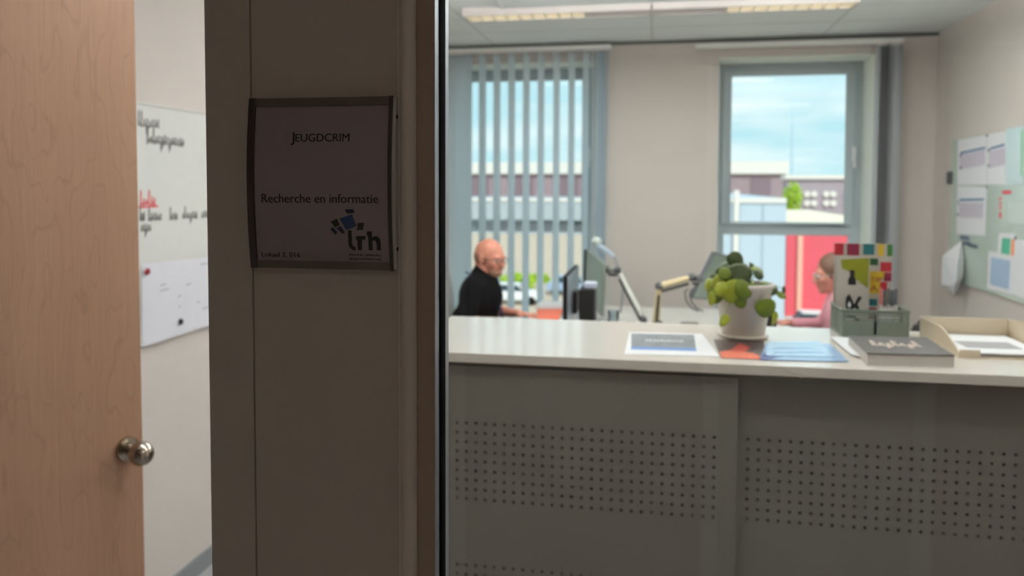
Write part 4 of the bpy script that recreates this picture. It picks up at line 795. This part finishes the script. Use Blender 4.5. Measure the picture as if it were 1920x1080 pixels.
# ================================================================== PEOPLE
def remesh(o, vox, sm=4):
    r = o.modifiers.new('remesh', 'REMESH'); r.mode = 'VOXEL'; r.voxel_size = vox; r.use_smooth_shade = True
    s = o.modifiers.new('smooth', 'SMOOTH'); s.factor = .5; s.iterations = sm
def person(T, label, female, skin, shirt_m, hair_m, lean, head_yaw, hand_spec, beard=None):
    t = thing('person', T.translation, label, 'person'); k = .94 if female else 1.0
    V = lambda x, y, z: Vector((x, y, z))
    hip, belly, chest = V(0, 0, .57), V(.03+lean*.3, 0, .72), V(.02+lean*.75, 0, .90*1)
    nk = V(.00+lean, 0, 1.035); hc = V(.045+lean*1.05, 0, 1.148)
    bw, cw = (.145, .15) if female else (.165, .175)
    def torso(mb, e):
        mb.ell(hip, (.15+e, bw+e, .12+e)); mb.ell(belly, ((.11 if female else .15)+e, bw-.015+e, .16+e)); mb.ell(chest, ((.105 if female else .13)+e, cw+e, .16+e))
        mb.ell((hip+belly)/2, (.125+e, bw-.01+e, .15+e)); mb.ell((belly+chest)/2, (.12+e, (bw+cw)/2-.01+e, .15+e))
        for s in (-1, 1): mb.cap(nk-V(0, 0, .03), V(chest.x, s*(cw-.005), .975), .062+e, .060+e)
    sh = {s: V(chest.x-.005, s*(cw+.015), .955) for s in (-1, 1)}
    el, wr = hand_spec
    b = MB(T); torso(b, -.012); b.chain([nk-V(.01, 0, .04), V(nk.x+.015, 0, 1.08)], [.062, .056 if not female else .047])
    H = Matrix.Translation(hc) @ Matrix.Rotation(head_yaw, 4, 'Z') @ Matrix.Rotation(math.radians(8), 4, 'Y')
    b.M = T @ H
    w_ = .93 if female else 1
    b.ell((-.012, 0, .028), (.099, .078*w_, .094), 28, 18); b.ell((.035, 0, -.005), (.062, .064*w_, .088), 24, 16); b.ell((.038, 0, -.062), (.050, .048*w_, .046), 20, 14)
    b.ell((.068, 0, -.088), (.024, .026, .022), 14, 10); b.cap((.088, 0, .008), (.112, 0, -.028), .0085, .0125, 12); b.ell((.101, 0, -.032), (.014, .019, .010), 12, 8)
    b.ell((.093, 0, -.056), (.010, .024, .007), 12, 8); b.ell((.091, 0, -.067), (.010, .021, .007), 12, 8)
    for s in (-1, 1):
        b.cap((.090, s*.012, .022), (.078, s*.045, .024), .009, .009, 10); b.ell((.066, s*.042*w_, -.022), (.026, .022, .024), 12, 8)
        b.ell((-.004, s*.080*w_, -.004), (.019, .008, .031), 14, 10, Matrix.Rotation(-.2, 3, 'Y')); b.ell((-.005, s*.076*w_, -.022), (.010, .008, .014))
    b.ell((-.05, 0, -.04), (.055, .055, .06)); b.M = T
    for s in (-1, 1):
        rr = (.047, .040, .036, .024) if not female else (.040, .034, .031, .021)
        b.chain([sh[s], V(*el[s]), V(*wr[s])], [rr[0], rr[1], rr[3]]); e_, w2_ = V(*el[s]), V(*wr[s]); m_ = e_*.65+w2_*.35; b.ell(m_, (rr[2]+.002,)*3)
        d = (w2_-e_); d.z *= .2; d.normalize(); side = V(0, 0, 1).cross(d)     # side: toward the thumb is -s
        pal = w2_+d*.045; Rm = Matrix((d, side, V(0, 0, 1))).transposed(); b.ell(pal, (.050, .040, .015), 16, 10, Rm); b.cap(w2_, pal, .024, .018)
        for i, (off, ln_) in enumerate(((-.030, .060), (-.010, .072), (.011, .076), (.031, .066))):
            sgn = s; base = pal+d*.034+side*off*(-1)*sgn; q1 = base+d*ln_*.5+V(0, 0, .007)+side*off*(-.12)*sgn; q2 = q1+d*ln_*.3+V(0, 0, -.010); q3 = q2+d*ln_*.2+V(0, 0, -.011)
            b.chain([base, q1, q2, q3], [.0095, .0088, .008, .0072], 10)
        tb = w2_+d*.018-side*s*.026; b.chain([tb, tb+d*.032-side*s*.022, tb+d*.060-side*s*.022+V(0, 0, -.004)], [.013, .0105, .0088], 10)
        b.chain([V(0, s*.095, .545), V(.42*k, s*.12, .545), V(.40*k, s*.12, .10)], [.082, .058, .042]); b.cap(V(.39*k, s*.12, .07), V(.56*k, s*.13, .045), .042, .034)
    bo = b.build('body', skin, t); remesh(bo, .0055, 3)
    # eyes
    for s in (-1, 1):
        e = MB(T @ H); e.ell((.0815, s*.031, .004), (.012, .013, .0115), 16, 12); eo = e.build('eye', mat('eye_white', (226, 222, 216), .3), t, smooth=True)
        e = MB(T @ H); e.ell((.0905, s*.031, .004), (.0038, .0055, .0055), 12, 8); e.build('iris', mat('iris_dark', (44, 36, 30), .3), eo, smooth=True)
    # shirt: torso plus short sleeves
    c = MB(T); torso(c, .008)
    for s in (-1, 1):
        q_ = sh[s].lerp(V(*el[s]), .72 if not female else .97); c.cap(sh[s], q_, .064 if not female else .054, .060 if not female else .047)
        if female: c.cap(q_, V(*el[s]).lerp(V(*wr[s]), .85), .046, .034)
    c.chain([nk-V(.02, 0, .03), V(nk.x+.0, 0, 1.055)], [.074, .066]); so_ = c.build('shirt', shirt_m, t); remesh(so_, .011, 5)
    c = MB(T); c.ell(hip-V(0, 0, .0), (.155, bw+.006, .105))
    for s in (-1, 1): c.chain([V(0, s*.095, .548), V(.42*k, s*.12, .552), V(.40*k, s*.12, .16)], [.092, .072, .060])
    tr_ = c.build('trousers', mat('dark_trousers', (34, 38, 52), .85), t); remesh(tr_, .014, 4)
    for s in (-1, 1):
        c = MB(T); c.cap(V(.37*k, s*.12, .055), V(.57*k, s*.13, .047), .050, .044); c.box((.33*k, s*.12-.045, 0), (.60*k, s*.13+.045, .02)); so2 = c.build('shoe', M_dark, t); remesh(so2, .010, 3)
    return t, H
skin_m = mat('skin_ruddy', (214, 142, 120), .55, var=.06, vscale=30); skin_f = mat('skin_light', (186, 124, 108), .55, var=.04, vscale=30)
hw = PY(921, 486, 5.12); T = Matrix.Translation((hw.x-.17, 5.12, 0))
Trot = T @ Matrix.Rotation(math.radians(-6), 4, 'Z')
t, H = person(Trot, 'seated bald man in a black shirt and glasses, arm resting on the desk', False, skin_m, mat('black_cotton', (7, 8, 12), .9, var=.1, spec=.08), None, .115, math.radians(-22),
  ({-1: (.10, -.255, .775), 1: (.12, .245, .78)}, {-1: (.265, -.21, .79), 1: (.32, .12, .79)}))
# close-cropped hair at the sides, beard, glasses, lanyard
hm = MB(Trot @ H); hm.ell((-.022, 0, .006), (.092, .0805, .066), 28, 16); hr = hm.build('hair', mat('stubble', (150, 104, 88), .9, var=.15, vscale=120), t, smooth=True)
bd = MB(Trot @ H); bd.ell((.048, 0, -.078), (.050, .047, .034), 20, 14); bd.ell((.096, 0, -.046), (.012, .026, .005), 12, 8); bd.build('beard', mat('grey_brown_beard', (136, 98, 82), .95, var=.15, vscale=100), t, smooth=True)
def glasses(TH, t, m):
    g = MB(TH); 
    for s in (-1, 1):
        g.tube([(.103-.005*abs(math.sin(a)), s*.032+.024*math.cos(a), .002+.017*math.sin(a)) for a in [2*PI*i/16 for i in range(17)]], .0022, 6)
        g.tube([(.100, s*.056, .006), (.075, s*.074, .008), (-.01, s*.084, .008)], .0024, 6)
    g.tube([(.105, -.009, .004), (.108, 0, .006), (.105, .009, .004)], .0018, 6); go = g.build('glasses', m, t)
    l = MB(TH)
    for s in (-1, 1): l.lathe([(0, 0), (.022, 0), (.022, .001), (0, .001)], (0, 0, 0), 20) if False else None
glasses(Trot @ H, t, mat('dark_metal_frame', (50, 34, 32), .35, .4))
ln2 = MB(Trot); ln2.tube([(.03, -.07, 1.065), (.15, -.05, 1.0), (.225, -.02, .92), (.245, -.005, .80), (.26, 0, .74)], .006, 6); ln2.build('lanyard', mat('blue_lanyard', (44, 54, 92), .6), t)
office_chair(hw.x-.075, 5.10, math.radians(-4), 'grey office chair the bald man is sitting on', mat('grey_chair_fabric', (178, 182, 182), .9, var=.04, bump=.2), 1.2)
# woman
hf = PY(1554, 508, 5.05); T = Matrix.Translation((hf.x+.175, 5.05, 0)) @ Matrix.Rotation(PI, 4, 'Z') @ Matrix.Scale(.955, 4)
t, H = person(T, 'seated woman in a pink shirt, mostly hidden behind the booklet in the basket', True, skin_f, mat('pink_cotton', (214, 150, 162), .85, var=.12, vscale=60), None, .11, math.radians(0),
  ({-1: (.18, -.23, .80), 1: (.18, .23, .80)}, {-1: (.38, -.16, .825), 1: (.38, .16, .825)}))
hb = MB(T @ H); hb.ell((-.018, 0, .040), (.098, .083, .096), 28, 16); hb.ell((-.09, 0, -.005), (.04, .05, .055), 16, 10); hb.cap((-.11, 0, -.01), (-.12, 0, -.15), .030, .016)
ho = hb.build('hair', mat('brown_hair', (88, 60, 44), .6, var=.25, vscale=90), t); remesh(ho, .006, 3)
glasses(T @ H, t, mat('silver_frame', (200, 196, 190), .25, .6))
office_chair(hf.x+.25, 5.05, PI, 'black office chair under the woman in pink', mat('black_chair_fabric', (40, 40, 44), .9, bump=.2), .86)
# ================================================================== OUTSIDE (second floor, ground 7 m below)
GZ = -7.0
struct(MB().box((-260, 9, GZ-.5), (260, 420, GZ)).build('ground', mat('beige_paving', (196, 178, 158), .9, var=.06, vscale=.5)))
def bx(name, px0, px1, Y, dep, ztop_y, label, m, zbot=GZ, pxm=None):
    a = PY(px0, 400, Y).x; b = PY(px1, 400, Y).x; zt = PY((px0+px1)/2, ztop_y, Y).z
    t = thing(name, ((a+b)/2, Y, zbot), label, 'building'); MB().box((a, Y, zbot), (b, Y+dep, zt)).build('wall', m, t); return t, a, b, zt
M_bw = mat('white_render', (226, 222, 216), .8); M_mv = mat('mauve_cladding', (158, 138, 146), .8, var=.08, vscale=.6)
t, a, b, zt = bx('building', 700, 1472, 200, 40, 326, 'long mauve-brown flat-roofed building far behind the grey halls', M_mv)
z2 = PY(1400, 303, 200).z; MB().box((a-.5, 199, zt), (b+.5, 241, z2)).build('parapet', M_bw, t)
m = MB(); 
for k in range(9): x = a+(b-a)*(k+.5)/9; MB().box((x-2.2, 199.8, zt-5.5), (x+2.2, 199.98, zt-1)).build('window_band', mat('mauve_dark', (132, 112, 122), .5), t)
t, a, b, zt = bx('building', 700, 1240, 148, 30, 372, 'low grey hall seen through the blind slats', mat('grey_cladding', (170, 180, 188), .7, var=.04, vscale=.3)); MB().box((a, 147.8, zt-.5), (b, 148, zt)).build('roof_edge', M_bw, t)
t, a, b, zt = bx('building', 1260, 1474, 45, 30, 371, 'nearby blue-grey clad hall left of the red building', mat('blue_grey_cladding', (186, 200, 214), .6, var=.02, vscale=.4))
x = PY(1381, 400, 44.8).x; MB().box((x-.13, 44.75, GZ), (x+.13, 44.98, zt+.4)).build('downpipe', M_bw, t); MB().box((a, 44.9, zt-.25), (b, 44.995, zt)).build('roof_edge', M_bw, t)
for k in range(1, 5): MB().box((a+(b-a)*k/5-.02, 44.96, GZ), (a+(b-a)*k/5+.02, 44.995, zt-.3)).build('cladding_joint', mat('joint_grey', (150, 166, 182), .7), t)
t, a, b, zt = bx('building', 1476, 1700, 58, 36, 424, 'bright red building with a cream flat roof', mat('red_cladding', (228, 92, 106), .7, var=.03, vscale=.3))
MB().box((a, 58.1, zt), (b, 94, zt+.12)).build('roof', mat('cream_roof', (236, 224, 200), .9, var=.04, vscale=.4), t); x = PY(1500, 500, 57.8).x; MB().box((x-.16, 57.8, GZ), (x+.16, 57.98, zt)).build('downpipe', mat('cream_pipe', (240, 180, 160), .7), t)
t, a, b, zt = bx('building', 1474, 1720, 105, 3, 336, 'mauve building with two rows of round white windows', mat('mauve_grey_cladding', (164, 152, 162), .8, var=.04, vscale=.4)); MB().box((a-.3, 104.6, zt), (b, 108, PY(1530, 328, 105).z)).build('parapet', M_bw, t)
for px in (1513, 1526, 1549, 1562, 1588, 1602):
    for py in (364, 381): p = PY(px, py, 104.9); MB().cone((p.x, 104.7, p.z), (p.x, 104.99, p.z), .36, .36, 20).build('round_window', M_bw, t)
def tree(px, Y, py_top, py_bot, rad, label, m, name='tree', cat='tree', base=GZ):
    p0 = PY(px, py_bot, Y); p1 = PY(px, py_top, Y); t = thing(name, (p0.x, Y, base), label, cat); rnd = random.Random(int(px))
    MB().cone((p0.x, Y, base), (p0.x, Y, (p0.z+p1.z)/2), .18, .08, 10).build('trunk', mat('bark', (92, 76, 60), .9), t)
    m_ = MB(); n_ = 420; c_ = (p0+p1)/2; hz_ = (p1.z-p0.z)/2
    for i in range(n_):
        d = Vector((rnd.gauss(0, 1), rnd.gauss(0, 1), rnd.gauss(0, 1))).normalized()*rnd.uniform(.55, 1)
        q = Vector((c_.x+d.x*rad, Y+d.y*rad, c_.z+d.z*hz_)); u = Vector((rnd.uniform(-1, 1), rnd.uniform(-1, 1), rnd.uniform(-1, 1))).normalized(); v = u.orthogonal().normalized(); s_ = rad*.22
        m_.add([q-u*s_, q-v*s_*.6, q+u*s_, q+v*s_*.6], [(0, 1, 2, 3)])
    m_.build('foliage', m, t)
M_fol = mat('bright_foliage', (176, 206, 60), .7, var=.25, vscale=1.5, trans=.3)
tree(1486, 100, 341, 400, 1.1, 'bright green slender tree between the grey hall and the round-windowed building', M_fol)
for i, (px, Y) in enumerate(((926, 66), (972, 70), (1008, 74))): tree(px, Y, 512, 548, [.9, 1.5, 1.2][i], ['round green shrub behind the seated man\'s neck', 'round green shrub just right of the seated man, beyond the blind', 'round green shrub furthest right behind the blind slats'][i], M_fol, 'shrub', 'shrub')
ms = PY(1486, 232, 300); t = thing('radio_mast', (ms.x, 300, GZ), 'thin grey lattice mast rising against the sky', 'mast'); M_ms = mat('mast_steel', (176, 206, 224), .6)
MB().cone((ms.x, 300, GZ), (ms.x, 300, ms.z), .45, .25, 8).build('pole', M_ms, t)
for k in range(6): MB().box((ms.x-.9+.1*k, 299.7, ms.z-16+k*2.6), (ms.x+.9-.1*k, 300.3, ms.z-15.6+k*2.6)).build('antenna', M_ms, t)
MB().cone((ms.x, 300, ms.z), (ms.x, 300, ms.z+6), .12, .05, 6).build('aerial', M_ms, t)
def car(px, Y, label, m, yaw=0):
    p = PY(px, 500, Y); T = Matrix.Translation((p.x, Y, GZ)) @ Matrix.Rotation(yaw, 4, 'Z'); t = thing('car', (p.x, Y, GZ), label, 'car', 'parked cars outside')
    MB(T).prism([(-2.1, -.85, .35), (2.1, -.85, .35), (2.15, -.85, .7), (1.6, -.85, .92), (.9, -.85, .98), (-1.9, -.85, 1.0), (-2.15, -.85, .8)], (0, 1.7, 0)).build('body', m, t, bevel=.08)
    MB(T).prism([(-1.7, -.75, .97), (1.0, -.75, .97), (.4, -.7, 1.42), (-1.3, -.7, 1.45)], (0, 1.45, 0)).build('cabin_glass', mat('car_glass', (50, 64, 72), .1), t, bevel=.05)
    MB(T).prism([(-1.35, -.72, 1.44), (.45, -.72, 1.41), (.4, -.72, 1.47), (-1.3, -.72, 1.5)], (0, 1.4, 0)).build('roof', m, t, bevel=.03)
    for x in (-1.35, 1.35):
        for y in (-.86, .68): MB(T).cone((x, y, .32), (x, y+.18, .32), .32, .32, 20).build('wheel', M_dark, t, smooth='auto')
M_cw = mat('white_car_paint', (232, 232, 232), .3)
car(965, 60, 'white car parked below the shrubs, seen through the blind right of the man', M_cw); car(1076, 66, 'grey-blue car parked outside, seen through the blind left of the monitors', mat('blue_car_paint', (160, 180, 206), .3))
car(1548, 50, 'white car parked in front of the red building', M_cw)
